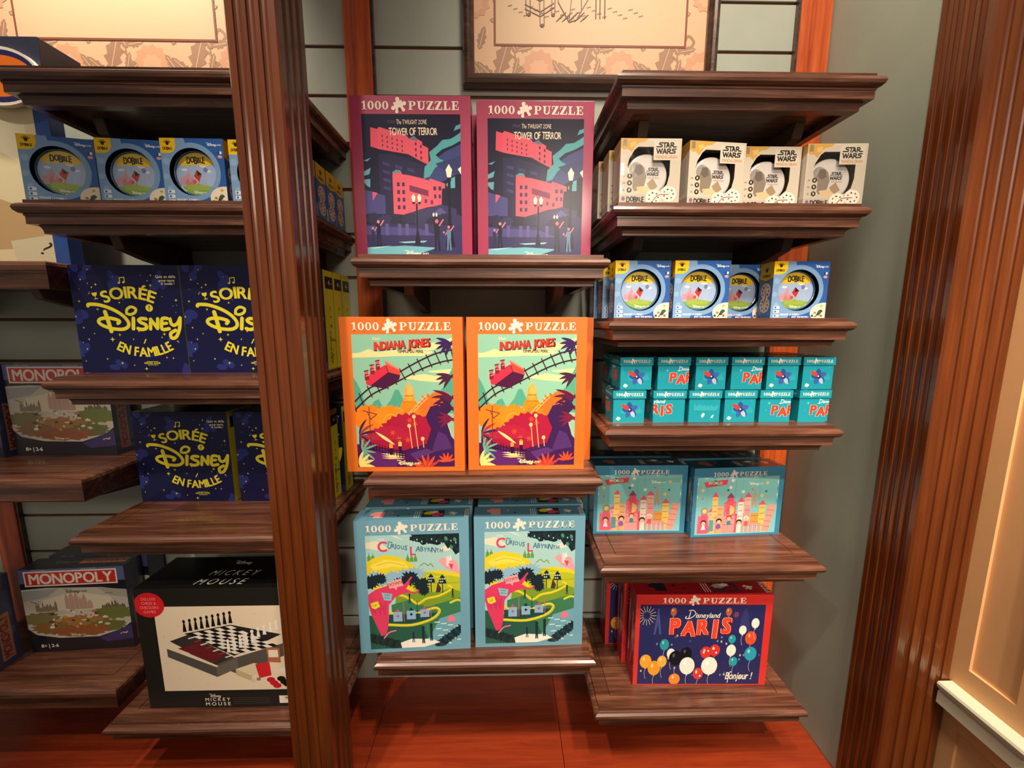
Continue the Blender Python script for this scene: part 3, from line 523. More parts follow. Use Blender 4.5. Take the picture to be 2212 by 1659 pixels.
def art_party():
    A = Art(820, 820, '191b44'); Y = 'f4e43a'; r = random.Random(2); star_ground(A, 5, 54)
    A.ell(420, 430, 300, 270, '191b44', 40); 
    for x, y, s in ((50, 270, 11), (190, 145, 12), (600, 150, 13), (780, 262, 13), (180, 330, 11), (470, 495, 12), (660, 520, 14), (260, 560, 20), (320, 525, 12), (350, 280, 10), (310, 745, 12), (490, 790, 14), (420, 560, 8), (640, 545, 8)): A.star(x, y, s, Y, .3)
    A.text('SOIRÉE', 425, 245, 84, Y, .035, 0, arc=440, width=372); A.text('EN FAMILLE', 500, 695, 70, Y, .03, 0, arc=-440, width=455)
    script_logo(A, 110, 290, 1.0, Y, 26)
    A.line([(385, 262), (370, 245)], 1, Y)
    A.ell(570, 320, 28, 28, Y, 18); A.text('?', 570, 336, 32, '15142f', .02)
    A.line([(375, 130), (375, 95), (410, 90), (410, 126)], 6, Y); A.ell(368, 132, 9, 8, Y, 10); A.ell(402, 128, 9, 8, Y, 10)
    A.poly([(150, 208), (192, 202), (188, 226), (174, 234), (158, 228)], Y); A.line([(174, 232), (180, 250)], 5, Y); A.line([(168, 254), (192, 250)], 5, Y)
    A.text('Quiz et défis', 720, 95, 19, 'f2e6b0', .02); A.text('pour toute', 728, 122, 17, 'f2e6b0', .02); A.text('la famille !', 732, 146, 17, 'f2e6b0', .02)
    A.line([(498, 590), (515, 560)], 8, Y); A.text('HEROES GAME', 540, 752, 13, Y, .02, 0); A.line([(500, 733), (585, 733)], 3, Y); A.line([(505, 760), (580, 760)], 3, Y)
    return A
def art_party_side():
    A = Art(150, 820, 'f0e030'); A.rect(28, 50, 150, 150, '17152f')
    A.text('4', 90, 118, 40, 'e8dcb0', .02); A.text('•', 130, 118, 30, 'e8dcb0')
    for y, t in ((330, '?'), (400, '•'), (470, '♪')): A.text(t if t != '♪' else 'o', 90, y, 34, '2a2618', .04)
    A.text('SOIRÉE EN FAMILLE', 80, 640, 22, '2a2618', .02, rot=-math.pi / 2); script_logo(A, 56, 560, .14, '2a2618', 24); A.line([(60, 740), (100, 700), (80, 780)], 6, '2a2618', True)
    return A
def art_party_top():
    A = Art(820, 200, '5a5a1c'); r = random.Random(8)
    for i in range(26): A.blob(r.uniform(0, 820), r.uniform(0, 200), 30, 12, '2e2c14', 14, .25, i)
    return A
def city(A, x0, x1, base, c, seed, hmax):
    r = random.Random(seed); x = x0
    while x < x1:
        wd = r.uniform(.5, 1) * hmax * .22; h = hmax * r.uniform(.4, 1); A.rect(x, base - h * .6, x + wd, base, c); A.poly([(x - 2, base - h * .6), (x + wd / 2, base - h), (x + wd + 2, base - h * .6)], c); x += wd * 1.05
def art_property():
    A = Art(840, 790, '5a6496'); P = A.poly; r = random.Random(6)
    P([(0, 130), (840, 130), (840, 790), (0, 790)], '1c1a26'); P([(0, 185), (200, 175), (640, 190), (840, 230), (840, 540), (760, 600), (560, 665), (240, 660), (60, 620), (0, 560)], 'c9c4b4')
    P([(0, 200), (300, 185), (200, 260), (0, 300)], 'a8a8a4'); P([(600, 190), (840, 220), (840, 300), (700, 270)], 'b0ac9c'); P([(150, 290), (420, 220), (700, 280), (740, 400), (100, 400)], 'e6dcc0')
    city(A, 90, 260, 400, '8a7c6c', 3, 110); city(A, 330, 520, 390, 'c8a494', 5, 190); city(A, 620, 800, 400, '6f6454', 7, 90)
    for x, y, rx, ry, c in ((120, 470, 170, 70, '7f7a4c'), (700, 440, 180, 70, '75803e'), (420, 450, 160, 50, 'd8d0bc'), (430, 540, 330, 90, 'a8793a'), (200, 560, 180, 70, '8f6a34'), (640, 560, 180, 60, '6a7038'), (420, 600, 260, 60, '9a5a34')): A.blob(x, y, rx, ry, c, 28, .12, x)
    for i in range(46): A.blob(r.uniform(180, 690), r.uniform(390, 560), r.uniform(10, 30), r.uniform(8, 22), r.choice(['e8e0d0', 'f0e6d0', 'c89a4a', '4a4238', 'b87c6a', 'd8c8b0', '8a6a3a']), 12, .25, i)
    P([(840, 560), (700, 620), (560, 680), (620, 720), (840, 700)], '3a3566'); A.text('?', 740, 650, 60, 'd8a888', .02, 0, rot=1.3)
    A.line([(60, 300), (110, 320)], 6, '5a5a50'); A.line([(660, 250), (720, 245)], 5, '6a6a60')
    A.rect(40, 18, 780, 158, 'f2e6da'); A.rect(52, 30, 768, 146, 'd03028'); A.text('MONOPOLY', 410, 136, 92, 'f2e6da', .03, 0, width=660)
    A.text('ACHETEZ VENDEZ', 160, 12, 9, 'd8d0c8', .0); A.text('NEGOCIEZ GAGNEZ', 560, 12, 9, 'd8d0c8', .0)
    land_logo(A, 340, 195, 44, '6f665c'); land_logo(A, 330, 620, 30, 'e8d8b8'); A.text('8+ | 2-6', 150, 745, 30, 'f0e8e0', .03)
    return A
def art_property_top():
    A = Art(840, 200, '1f1c2a'); A.rect(420, 40, 800, 120, 'b06a4c'); A.text('MONOPOLY', 610, 108, 52, '8a3a24', .045, width=340); land_logo(A, 200, 60, 50, '5a5a60'); return A
def art_property_side():
    A = Art(200, 790, '4a5076'); A.rect(50, 330, 150, 740, 'c8907c'); A.text('MONOPOLY', 128, 535, 62, '9a3a2c', .045, rot=-math.pi / 2, width=370); return A
def art_chess():
    A = Art(330, 260, '24211e'); P = A.poly
    A.rect(36, 38, 318, 222, 'ecd8bc')
    for i in range(30): A.ell(40 + (i * 83) % 275, 42 + (i * 47) % 176, 1, 1, 'b8a488', 6)
    # the folding board, drawer, pieces
    P([(98, 118), (190, 150), (300, 118), (300, 145), (190, 185), (98, 140)], '5a524c'); P([(92, 96), (190, 78), (292, 100), (190, 146)], '2c2926')
    u0, v0 = Vector((98, 97)), Vector((190, 141))
    for i in range(8):
        for j in range(8):
            f = lambda a, b_: tuple(Vector((98, 97)) + (Vector((190, 80)) - Vector((98, 97))) * a / 8 + (Vector((192, 142)) - Vector((98, 97))) * b_ / 8)
            P([f(i, j), f(i + 1, j), f(i + 1, j + 1), f(i, j + 1)], 'efe6d8' if (i + j) % 2 else '1d1b1a')
    P([(60, 112), (100, 98), (188, 148), (150, 165)], '3a3430'); P([(52, 128), (150, 170), (150, 192), (52, 146)], '55504a'); P([(150, 170), (196, 150), (196, 172), (150, 192)], '6a645c'); P([(75, 128), (120, 116), (170, 145), (145, 160)], '6a2428')
    for k in range(7): P([(98 + 12 * k, 106 + 7 * k), (112 + 12 * k, 102 + 7 * k), (114 + 12 * k, 104 + 7 * k), (100 + 12 * k, 108 + 7 * k)], ['f0dcd0', 'b02c30'][k % 2])
    for k in range(9): x, y = 94 + 12 * k, 92 - 2.2 * k; P([(x - 4, y), (x - 2, y - 16), (x, y - 22), (x + 2, y - 16), (x + 4, y)], '1b1918'); A.ell(x, y - 22, 3, 4, '1b1918', 8)
    for k in range(14): x, y = 180 + 13 * (k % 9), 130 - 5 * (k % 9) + 8 * (k // 9); P([(x - 4, y), (x - 2, y - 12), (x, y - 17), (x + 2, y - 12), (x + 4, y)], 'f4ece0'); A.ell(x, y - 17, 3.5, 4, 'f4ece0', 8)
    P([(190, 175), (230, 162), (262, 172), (222, 190)], 'e2d2ac'); P([(190, 175), (222, 190), (222, 202), (190, 188)], 'c8b48c'); P([(232, 165), (262, 160), (264, 190), (238, 196)], 'd42a30'); P([(258, 128), (286, 130), (286, 162), (260, 160)], 'b06a48'); A.rect(262, 134, 282, 150, 'f0e0cc')
    P([(280, 178), (305, 168), (318, 178), (295, 190)], 'f2e8dc')
    for x, y, c in ((262, 200, 'c8242c'), (268, 207, 'c8242c'), (274, 213, 'c8242c'), (284, 198, '1b1918'), (290, 205, '1b1918'), (296, 210, '1b1918')): A.ell(x, y, 9, 6, c, 14)
    A.rect(220, 198, 228, 204, 'd8ccb8'); A.rect(232, 195, 240, 201, '8a8070')
    A.ell(28, 34, 31, 26, 'd8242a', 26)
    for k, t in enumerate(('DELUXE', 'CHESS &', 'CHECKERS', 'GAMES')): A.text(t, 28, 24 + 9 * k, 5.5, 'f08a88', .01)
    script_logo(A, 128, 230, .035, 'e6dccc', 24); A.text('MICKEY', 145, 246, 7, 'e6dccc', .02, width=52, sp=.5); A.text('MOUSE', 145, 256, 7, 'e6dccc', .02, width=52, sp=.5)
    A.rect(276, 236, 330, 253, 'efe4d2'); A.text('WARNING:', 308, 244, 5.5, '2a2622', .03); A.text('6+', 304, 16, 7, 'f0e8dc', .03)
    for k in range(4): A.line([(178, 240 + 4 * k), (255, 240 + 4 * k)], 1, '4a443e')
    return A
def art_chess_top():
    A = Art(330, 110, '131313'); script_logo(A, 150, 16, .055, 'e8e0d4', 24); A.text('MICKEY', 172, 68, 17, 'e8e0d4', .0, .35, width=100, sp=.5); A.text('MOUSE', 162, 98, 18, 'e8e0d4', .0, .35, width=100, sp=.5); return A
def wob(A, x, y, h, c, wd=None): A.text('DOBBLE', x, y, h, c, .05, 0, jit=.18, width=wd)
def corner(A, p, q, c):
    if abs(p[0] - q[0]) < 1e-6 or abs(p[1] - q[1]) < 1e-6: return
    on = lambda v, m: abs(v) < 1e-6 or abs(v - m) < 1e-6
    k = (p[0], q[1]) if on(p[0], A.w) else (q[0], p[1])
    A.tri([p, k, q], c)
def hole_ring(A, cx, cy, r0, pts_out, c):
    """face with a round opening: quads from the outline to the circle"""
    A.n += 1; n = len(pts_out)
    cir = [(cx + r0 * math.cos(t), cy + r0 * math.sin(t)) for t in (2 * math.pi * i / n for i in range(n))]
    for i in range(n):
        j = (i + 1) % n; A.tri([pts_out[i], pts_out[j], cir[j]], c); A.tri([pts_out[i], cir[j], cir[i]], c)
        corner(A, pts_out[i], pts_out[j], c)
def sq_outline(w, h, cx, cy, n):
    o = []
    for i in range(n):
        t = 2 * math.pi * i / n; dx, dy = math.cos(t), math.sin(t)
        k = min(((w - cx) / dx if dx > 1e-9 else (-cx / dx if dx < -1e-9 else 1e9)), ((h - cy) / dy if dy > 1e-9 else (-cy / dy if dy < -1e-9 else 1e9))); o.append((cx + dx * k, cy + dy * k))
    return o
def art_disc_face():
    A = Art(430, 435, None); cx, cy, r0 = 205, 220, 158
    hole_ring(A, cx, cy, r0, sq_outline(430, 435, cx, cy, 64), '7da3cc')
    A.n += 1
    for i in range(40):   # paler band hugging the opening, dark blue field to the right
        a0, a1 = R(-100 + 5.2 * i), R(-100 + 5.2 * (i + 1)); f = lambda a, r: (cx + r * math.cos(a), cy + r * math.sin(a)); A.tri([f(a0, r0 + 34), f(a1, r0 + 34), f(a1, r0 + 260)], '2f5fa8'); A.tri([f(a0, r0 + 34), f(a1, r0 + 260), f(a0, r0 + 260)], '2f5fa8')
    A.n += 1
    for x, y, s in ((30, 150, 26), (20, 250, 22), (60, 60, 20), (40, 330, 20)): A.blob(x, y, s, s, '8fb6d8', 16, .15, x)
    A.poly([(0, 0), (105, 0), (105, 55), (90, 85), (60, 98), (0, 98)], 'f3c61e'); A.text('DOBBLE', 50, 76, 18, '2a2010', .05, 0, width=62, jit=.15)
    A.ell(52, 34, 11, 13, '2a2010', 12)
    for k in range(5): A.line([(52, 36), (52 + 26 * math.cos(R(-150 + 30 * k)), 34 + 22 * math.sin(R(-150 + 30 * k)))], 5, '2a2010')
    land_logo(A, 318, 28, 24, 'f2f4f8')
    A.rect(388, 82, 402, 100, '22408a'); A.rect(402, 82, 416, 100, 'f4ece8'); A.ell(402, 118, 16, 10, 'e8a0a4', 12)
    for k in range(3): A.rect(22, 340 + 32 * k, 68, 362 + 32 * k, 'dfe8f2'); A.ell(36, 351 + 32 * k, 8, 8, '4a6a9a', 8)
    A.text('TROUVE LA PAIRE !', 150, 412, 13, 'f2f4f8', .04, 0, width=150); A.text('SPOT THE MATCH !', 235, 430, 12, 'f2f4f8', .04, 0, width=130)
    A.ell(415, 392, 105, 78, 'efe0c8', 26)
    for x, y, c in ((350, 392, 'b07a40'), (395, 340, 'c8a850'), (330, 415, '5a4a3a'), (400, 415, 'c0563c')): A.blob(x, y, 13, 11, c, 9, .2, x)
    A.poly([(360, 410), (375, 375), (395, 365), (412, 380), (398, 392), (385, 412)], '3f5a40'); A.line([(375, 400), (352, 425)], 7, '2a2a26')
    return A
def art_disc_lid():
    A = Art(300, 300, None); A.ell(150, 150, 150, 150, 'a9c1e4', 48)
    for x, y, s in ((200, 90, 20), (60, 120, 16), (235, 130, 16)): A.ell(x, y, s * 1.4, s * .6, 'e4ecf6', 12)
    city(A, 22, 110, 226, 'd99aa2', 4, 120); city(A, 60, 120, 232, 'c8848c', 9, 70)
    A.line([(205, 230), (215, 150), (230, 150), (240, 230)], 3, 'c0cbe0'); A.line([(225, 225), (228, 160)], 3, 'c0cbe0')
    A.n += 1
    chord = lambda a0, a1, c: A.poly([(150 + 150 * math.cos(R(a0 + (a1 - a0) * i / 24)), 150 + 150 * math.sin(R(a0 + (a1 - a0) * i / 24))) for i in range(25)], c)
    chord(36, 144, '8fae4a'); A.poly([(60, 232), (150, 218), (240, 236), (230, 262), (70, 262)], '9fba50')
    chord(-150, -30, 'f0c81e'); A.poly([(20, 75), (280, 75), (238, 92), (150, 84), (62, 92)], 'f0c81e'); wob(A, 150, 72, 44, '241c10', 128)
    # a kite and a balloon in the colours of the print
    A.poly([(150, 120), (185, 150), (160, 205), (125, 165)], 'c8342c'); A.poly([(150, 120), (185, 150), (152, 162)], '1c1a1c'); A.line([(160, 205), (150, 225), (162, 240)], 4, 'd8662c', True); A.ell(128, 205, 13, 15, 'e2542c', 14); A.ell(215, 120, 16, 18, '7a7fb4', 14)
    land_logo(A, 112, 268, 24, 'f2f4f0')
    return A
def art_disc_side():
    A = Art(165, 435, '4a7ab8'); A.poly([(0, 0), (165, 0), (165, 120), (80, 140), (0, 120)], 'f3c61e'); A.text('DOBBLE', 82, 112, 20, '2a2010', .05, 0, width=90, jit=.15); A.ell(82, 62, 13, 15, '2a2010', 12)
    for k in range(5): A.line([(82, 64), (82 + 30 * math.cos(R(-150 + 30 * k)), 62 + 26 * math.sin(R(-150 + 30 * k)))], 6, '2a2010')
    for cy in (220, 330):
        A.ell(84, cy, 60, 62, 'efd8cc', 24)
        for k in range(8): A.blob(84 + 38 * math.cos(k * .785), cy + 40 * math.sin(k * .785), 11, 10, ['b8404a', '2a2426', 'c89a4a', '5a6a8a'][k % 4], 9, .2, k)
    A.line([(84, 215), (90, 270), (70, 325)], 7, '2a2426')
    return A
def art_space_face():
    A = Art(420, 430, None); cx, cy = 205, 215; n = 24
    win = [(50, 175), (62, 130), (95, 75), (120, 55), (190, 55), (228, 55), (228, 140), (345, 140), (345, 235), (330, 300), (290, 335), (255, 345), (205, 355), (140, 358), (105, 345), (90, 320), (90, 255), (60, 225)]
    A.n += 1; W, H = 420, 430; outl = []
    for x, y in win:
        t = math.atan2(y - cy, x - cx); dx, dy = math.cos(t), math.sin(t); k = min(((W - cx) / dx if dx > 1e-9 else (-cx / dx if dx < -1e-9 else 1e9)), ((H - cy) / dy if dy > 1e-9 else (-cy / dy if dy < -1e-9 else 1e9))); outl.append((cx + dx * k, cy + dy * k))
    for i in range(len(win)):
        j = (i + 1) % len(win); A.tri([outl[i], outl[j], win[j]], 'c6bba8'); A.tri([outl[i], win[j], win[i]], 'c6bba8'); corner(A, outl[i], outl[j], 'c6bba8')
    A.n += 1
    A.poly([(0, 0), (190, 0), (165, 22), (120, 30), (95, 62), (70, 95), (45, 70), (20, 75), (0, 55)], 'c79a4c'); A.poly([(60, 30), (100, 18), (110, 45), (72, 62)], 'd8b468'); A.rect(14, 6, 40, 52, '8a7a60')
    A.rect(228, 18, 405, 140, 'cfc5b3')
    sw_logo(A, 318, 58, 34, '24201c', 140); A.text('MANDALORIAN', 318, 130, 21, 'c2895a', .02, 0, width=150); A.text('THE', 318, 103, 6, 'c2895a', .02)
    for k in range(3): A.ell(68, 245 + 46 * k, 17, 17, '24201c', 16); A.rect(62, 237 + 46 * k, 74, 252 + 46 * k, 'c6bba8'); A.text(('4+', '54', '15')[k], 30, 252 + 46 * k, 12, '6a6256', .02)
    A.rect(0, 368, 250, 430, 'b9b0a2'); wob(A, 112, 415, 34, '2a241e', 120); A.ell(28, 395, 13, 15, '7a6a7a', 12)
    for x, y in ((240, 385), (345, 362)):
        A.ell(x, y, 55, 52, 'ece2d0', 26)
        for k in range(7): A.blob(x + 33 * math.cos(k * .9), y + 31 * math.sin(k * .9), 8, 7, ['5a4a3e', '8a5a3a', '3a342e'][k % 3], 8, .2, k)
    A.line([(240, 405), (275, 370), (345, 365)], 6, 'a8503a', True)
    return A
def sw_logo(A, cx, y, h, c, wd):
    k = wd / 5.0; x0 = cx - 2.0 * k; f = lambda P, yy: [(x0 + a * k, yy - b_ * h) for a, b_ in P]; lw = h * .24
    for P in ([(1.0, .87), (.25, .87), (.12, .7), (.25, .54), (.7, .5), (.82, .32), (.68, .13), (-.5, .13)], [(1.0, .87), (2.0, .87)], [(1.42, .87), (1.42, .02)], [(1.85, .02), (2.25, .9), (2.6, .02)], [(2.0, .3), (2.45, .3)], [(2.95, .02), (2.95, .87), (3.5, .87), (3.66, .68), (3.5, .46), (3.0, .46)], [(3.25, .46), (3.6, .13), (4.3, .13)]): A.line(f(P, y), lw, c)
    for P in ([(-.5, .95), (-.15, .05), (.22, .85), (.55, .05), (.9, .95)], [(1.05, .02), (1.5, .92), (1.92, .02)], [(1.25, .3), (1.75, .3)], [(2.2, .02), (2.2, .87), (2.75, .87), (2.92, .68), (2.75, .46), (2.25, .46)], [(2.5, .46), (2.9, .08), (3.1, .08)], [(4.3, .87), (3.5, .87), (3.35, .7), (3.5, .54), (3.95, .5), (4.08, .32), (3.95, .13), (3.1, .13)]): A.line(f(P, y + h * 1.18), lw, c)
def art_space_lid():
    A = Art(300, 300, None); A.ell(150, 150, 150, 150, 'cfc8c2', 48); A.ell(60, 110, 50, 60, '9a928a', 20)
    A.poly([(10, 200), (40, 120), (90, 60), (130, 90), (150, 160), (130, 240), (60, 270)], '8a7c6c'); A.poly([(60, 70), (110, 70), (120, 130), (80, 150), (50, 120)], '6a6058'); A.poly([(150, 210), (200, 170), (240, 230), (190, 270)], 'a08a6a'); A.poly([(70, 235), (150, 225), (200, 262), (150, 290), (90, 280)], 'd8bc90')
    sw_logo(A, 200, 118, 28, '3a342e', 100); A.text('MANDALORIAN', 205, 172, 11, 'b08a6a', .02, width=88)
    return A
def art_space_side():
    A = Art(165, 430, 'd2c8bc'); A.poly([(0, 0), (165, 0), (165, 60), (60, 110), (0, 90)], 'b98f4a')
    for k in range(16): A.line([(30, 120 + 15 * k), (130, 112 + 15 * k)], 5, '9f968c')
    A.rect(0, 370, 165, 430, 'b0a698'); A.blob(40, 395, 16, 14, '6a5a5a', 12, .2, 1); return A
TEAL = '1f96a8'
def art_cube(kind):
    A = Art(240, 190, TEAL); r = random.Random(ord(kind)); P = A.poly
    for i in range(10): A.star(r.uniform(10, 230), r.uniform(10, 180), r.choice((2, 3, 5)), '7fd0d8', .25)
    def flower(x, y, s):
        for k in range(5): A.leaf(x, y, k * 72 - 100, 62 * s, 40 * s, ['2f4f92', '3a5fa4'][k % 2])
        A.leaf(x - 4 * s, y - 4 * s, -150, 74 * s, 30 * s, 'd8402e'); A.leaf(x + 4, y + 2, 60, 60 * s, 30 * s, 'a9bcd4'); A.ell(x, y, 16 * s, 16 * s, '27305a', 14); A.ell(x - 5, y - 4, 6 * s, 6 * s, 'eef0f4', 10)
    if kind == 'A':
        city(A, 60, 220, 120, '2fa3b2', 3, 70); flower(130, 95, 1.05); P([(22, 165), (34, 145), (52, 150), (60, 160), (44, 176)], 'f0e6d2')
    if kind == 'B':
        A.star(72, 45, 16, '9adfe4', .15); A.line([(168, 20), (160, 50)], 4, 'f2f0e8'); A.line([(152, 48), (178, 44), (184, 24), (164, 16)], 4, 'f2f0e8', True); A.text('isne', 212, 46, 24, 'f2f0e8', .01, .2, width=50)
        for o, c, bo in ((3, 'f0d8c8', .1), (0, 'e2432e', .07)): A.text('P', 118, 132, 68, c, bo, .05); A.text('A', 180, 146, 68, c, bo, .05); A.text('R', 246, 130, 68, c, bo, .05)
    if kind == 'C':
        A.text('yland', 40, 42, 26, 'f2f0e8', .01, .2, width=88)
        for c, bo in (('f0d8c8', .1), ('e2432e', .07)): A.text('R', 12, 122, 68, c, bo, .05); A.text('I', 66, 138, 74, c, bo, .05); A.text('S', 118, 122, 68, c, bo, .05)
    if kind == 'D':
        city(A, 40, 210, 100, '37a8b4', 6, 60); P([(96, 140), (110, 118), (126, 126), (118, 150), (104, 156)], 'f0e6d2'); P([(172, 156), (184, 136), (196, 134), (188, 158)], 'f0e6d2')
    return A
def art_cube_lid():
    A = Art(250, 58, TEAL); title(A, 126, 40, 205, 22, '100', 'f2ead8', TEAL); return A
def art_cube_lidside():
    A = Art(250, 58, TEAL); A.text('DISNEYLAND PARIS', 126, 38, 14, 'e8e4d8', .02); return A
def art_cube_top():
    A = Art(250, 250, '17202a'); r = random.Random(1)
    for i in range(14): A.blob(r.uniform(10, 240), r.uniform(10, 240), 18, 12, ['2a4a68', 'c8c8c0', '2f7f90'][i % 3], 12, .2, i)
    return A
def art_spine(c, thumb):
    """thin top side of a puzzle box: tag, tiny picture, piece, sideways word"""
    A = Art(260, 62, c); A.poly([(30, 20), (42, 10), (62, 10), (62, 46), (40, 46), (40, 34), (30, 30)], thumb[0]); A.ell(80, 22, 4, 4, thumb[0], 8); A.star(96, 36, 5, '22323c', .5)
    for k in range(3): A.line([(134 + 5 * k, 14), (134 + 5 * k, 50)], 1.5, 'e8e4d8')
    A.rect(150, 10, 202, 50, thumb[1]); A.blob(165, 25, 14, 12, thumb[2], 14, .2, 1); A.blob(186, 35, 16, 12, thumb[3], 14, .2, 2); A.blob(178, 20, 12, 8, 'f0e8d8', 12, .2, 3)
    piece(A, 222, 30, 11, 'e8e0d0', c, 70); A.text('PUZZLE', 250, 30, 9, 'e8e0d0', .04, rot=math.pi / 2)
    return A
def art_face(w, h, c, cx, y, W, hh, pic, x0, y0, x1, y1, name):
    return None
def floral(w, h, x0, y0, x1, y1):
    """mat with leaves and blossoms round a window x0..x1, y0..y1"""
    A = Art(w, h, 'e2b892'); BR, PK = 'aa8266', 'd9a17d'
    def lobed(cx, cy, ang, ln, wd, c):
        a = R(ang); ca, sa = math.cos(a), math.sin(a); P = []
        prof = [(0, .08), (.12, .5), (.2, .34), (.34, .85), (.42, .55), (.58, .8), (.66, .45), (.82, .45), (1, 0)]
        for t, k in prof: P.append((t * ln, k * wd / 2))
        P = P + [(t, -k) for t, k in P[-2::-1]]; A.poly([(cx + x * ca - y * sa, cy + x * sa + y * ca) for x, y in P], c); A.line([(cx + .1 * ln * ca, cy + .1 * ln * sa), (cx + .85 * ln * ca, cy + .85 * ln * sa)], 1.2, 'f0cfa9')
    def unit(cx, cy, s, m=1):
        for a, dx, dy, ln, wd in ((-72, 62, 18, 62, 34), (-35, 80, 22, 46, 20), (-140, 60, 20, 40, 16), (-75, 34, -22, 34, 18), (-125, -34, -18, 40, 22), (20, 26, 24, 30, 14), (-10, 92, -22, 26, 16)): lobed(cx + m * dx * s, cy + dy * s, a if m == 1 else 180 - a, ln * s, wd * s, BR)
        A.line([(cx + m * 84 * s, cy + 34 * s), (cx + m * 90 * s, cy - 6 * s), (cx + m * 84 * s, cy - 44 * s)], 2.4 * s, BR, True); A.line([(cx + m * 96 * s, cy - 26 * s), (cx + m * 104 * s, cy - 44 * s), (cx + m * 114 * s, cy - 36 * s), (cx + m * 108 * s, cy - 27 * s)], 4 * s, BR, True)
        A.line([(cx - m * 44 * s, cy + 20 * s), (cx - m * 36 * s, cy - 6 * s), (cx - m * 46 * s, cy - 16 * s)], 3 * s, BR, True)
        n = 11; A.poly([(cx + (27 if i % 2 else 22) * s * math.cos(i * math.pi / n), cy + (24 if i % 2 else 20) * s * math.sin(i * math.pi / n)) for i in range(2 * n)], PK)
        A.poly([(cx + (16 if i % 2 else 12) * s * math.cos(i * math.pi / 8), cy + 3 * s + (13 if i % 2 else 10) * s * math.sin(i * math.pi / 8)) for i in range(16)], 'e3b08c'); A.ell(cx, cy + 5 * s, 7 * s, 6 * s, 'e8ae8a', 10)
    for i in range(int(w / 205) + 2): unit(-40 + i * 205, h - 26, 1.62); unit(62 + i * 205, h + 20, 1.2); unit(-40 + i * 205, 40, 1.62)
    for j in range(int(h / 160) + 1): unit(4, h - 165 - 170 * j, 1.5); unit(w - 6, h - 185 - 170 * j, 1.5, -1)
    A.rect(x0, y0, x1, y1, '8a4a34'); A.rect(x0 + 5, y0 + 5, x1 - 5, y1 - 5, 'dcbc96')
    return A
def sketch(A, cx, y):
    """brown pen drawing: chair, draped cloth, table legs (only the foot of it is in view)"""
    c = '6a4634'; L = lambda p, w=2.6, k=False: A.line(p, w * .65, c, k)
    for x0, y0, x1, y1 in ((-92, -150, -84, -12), (-80, -150, -74, -12), (-56, -150, -50, 12), (-44, -150, -40, 12), (-20, -150, -22, -14), (-12, -150, -14, -14)): L([(cx + x0, y + y0), (cx + x1, y + y1)])
    for yy in (-70, -58, -34, -24): L([(cx - 88, y + yy), (cx - 50, y + yy + 16), (cx - 16, y + yy - 4)])
    for x in (-78, -45, -18): A.ell(cx + x, y + (12 if x == -45 else -12), 5, 4, c, 8)
    L([(cx - 8, y - 150), (cx - 6, y - 40), (cx + 22, y + 4), (cx + 40, y - 2), (cx + 52, y - 22), (cx + 76, y - 60), (cx + 80, y - 150)]); L([(cx + 30, y - 140), (cx + 26, y - 40), (cx + 22, y)]); L([(cx + 48, y - 130), (cx + 52, y - 26)]); L([(cx + 66, y - 140), (cx + 64, y - 60)])
    for x in (86, 96, 108): L([(cx + x, y - 150), (cx + x + 2, y - 6)], 4)
    for x in (150, 168): L([(cx + x, y - 150), (cx + x - 4, y - 60), (cx + x + 16, y - 52)], 4)
    for i in range(26): x = cx - 130 + i * 13; L([(x, y - 30 + (i * 7) % 26), (x + 10, y - 32 + (i * 7) % 26)], 1.6)
    for i in range(14): L([(cx - 10 + i * 5, y + 2 - (i % 3) * 5), (cx + 4 + i * 5, y - 8 - (i % 3) * 5)], 2.2)
    A.ell(cx - 30, y - 300, 40, 46, 'e2c49c', 18); L([(cx - 92, y - 150), (cx - 96, y - 320)], 3); L([(cx - 14, y - 150), (cx - 18, y - 320)], 3)
    for yy in (-300, -260, -220): L([(cx - 95, y + yy), (cx - 16, y + yy)], 3)
    L([(cx - 8, y - 150), (cx + 40, y - 240), (cx + 190, y - 250), (cx + 200, y - 150)], 3); A.ell(cx + 110, y - 300, 34, 40, 'e6cba4', 16); A.line([(cx + 80, y - 300), (cx + 110, y - 345), (cx + 142, y - 300)], 4, c, True)
def art_display():
    A = Art(300, 480, '3a5a9a'); P = A.poly
    A.rect(0, 0, 262, 480, 'e6d8ae'); P([(0, 90), (120, 110), (235, 190), (235, 60), (0, 40)], 'efe6c4'); P([(0, 110), (90, 150), (150, 230), (60, 210), (0, 190)], '9a9468'); P([(30, 150), (150, 190), (140, 205), (25, 165)], '7a7650'); P([(0, 220), (200, 300), (262, 260), (262, 420), (0, 430)], 'c9a878'); P([(0, 260), (80, 280), (120, 350), (0, 350)], 'b04a3a')
    P([(150, 400), (262, 380), (262, 470), (160, 475)], 'd8cfae'); A.text('?', 228, 440, 44, '3a3420', .0, .2, rot=.5)
    P([(262, 0), (300, 0), (300, 480), (262, 480)], '33549a')
    return A
# ------------------------------------------------------------------ room shell
YW = 1.145                                   # face of the slat wall
def Z(z): return z + EYE
def struct(o): o['kind'] = 'structure'; return o
mb = MB(); mb.box(-2.6, 2.2, -2.4, 1.2, -.05, 0); struct(mb.build('floor', carpet))
mb = MB(); zs = [Z((.598 - .0985 * k) * YW) for k in range(-8, 24)][::-1]; zs = [z for z in zs if z > .46]
edges = [.3] + zs + [3.2]
for a, b_ in zip(edges, edges[1:]): mb.box(-2.6, .84, YW, YW + .014, a + .0042, b_ - .0042)
mb.box(-2.6, .84, YW + .005, YW + .04, .0, 3.2, 1)
struct(mb.build('wall_back', [wall_paint, groove_mat]))
mb = MB(); mb.box(.829, .87, .83, YW + .02, 0, 3.2); struct(mb.build('wall_right', side_paint))
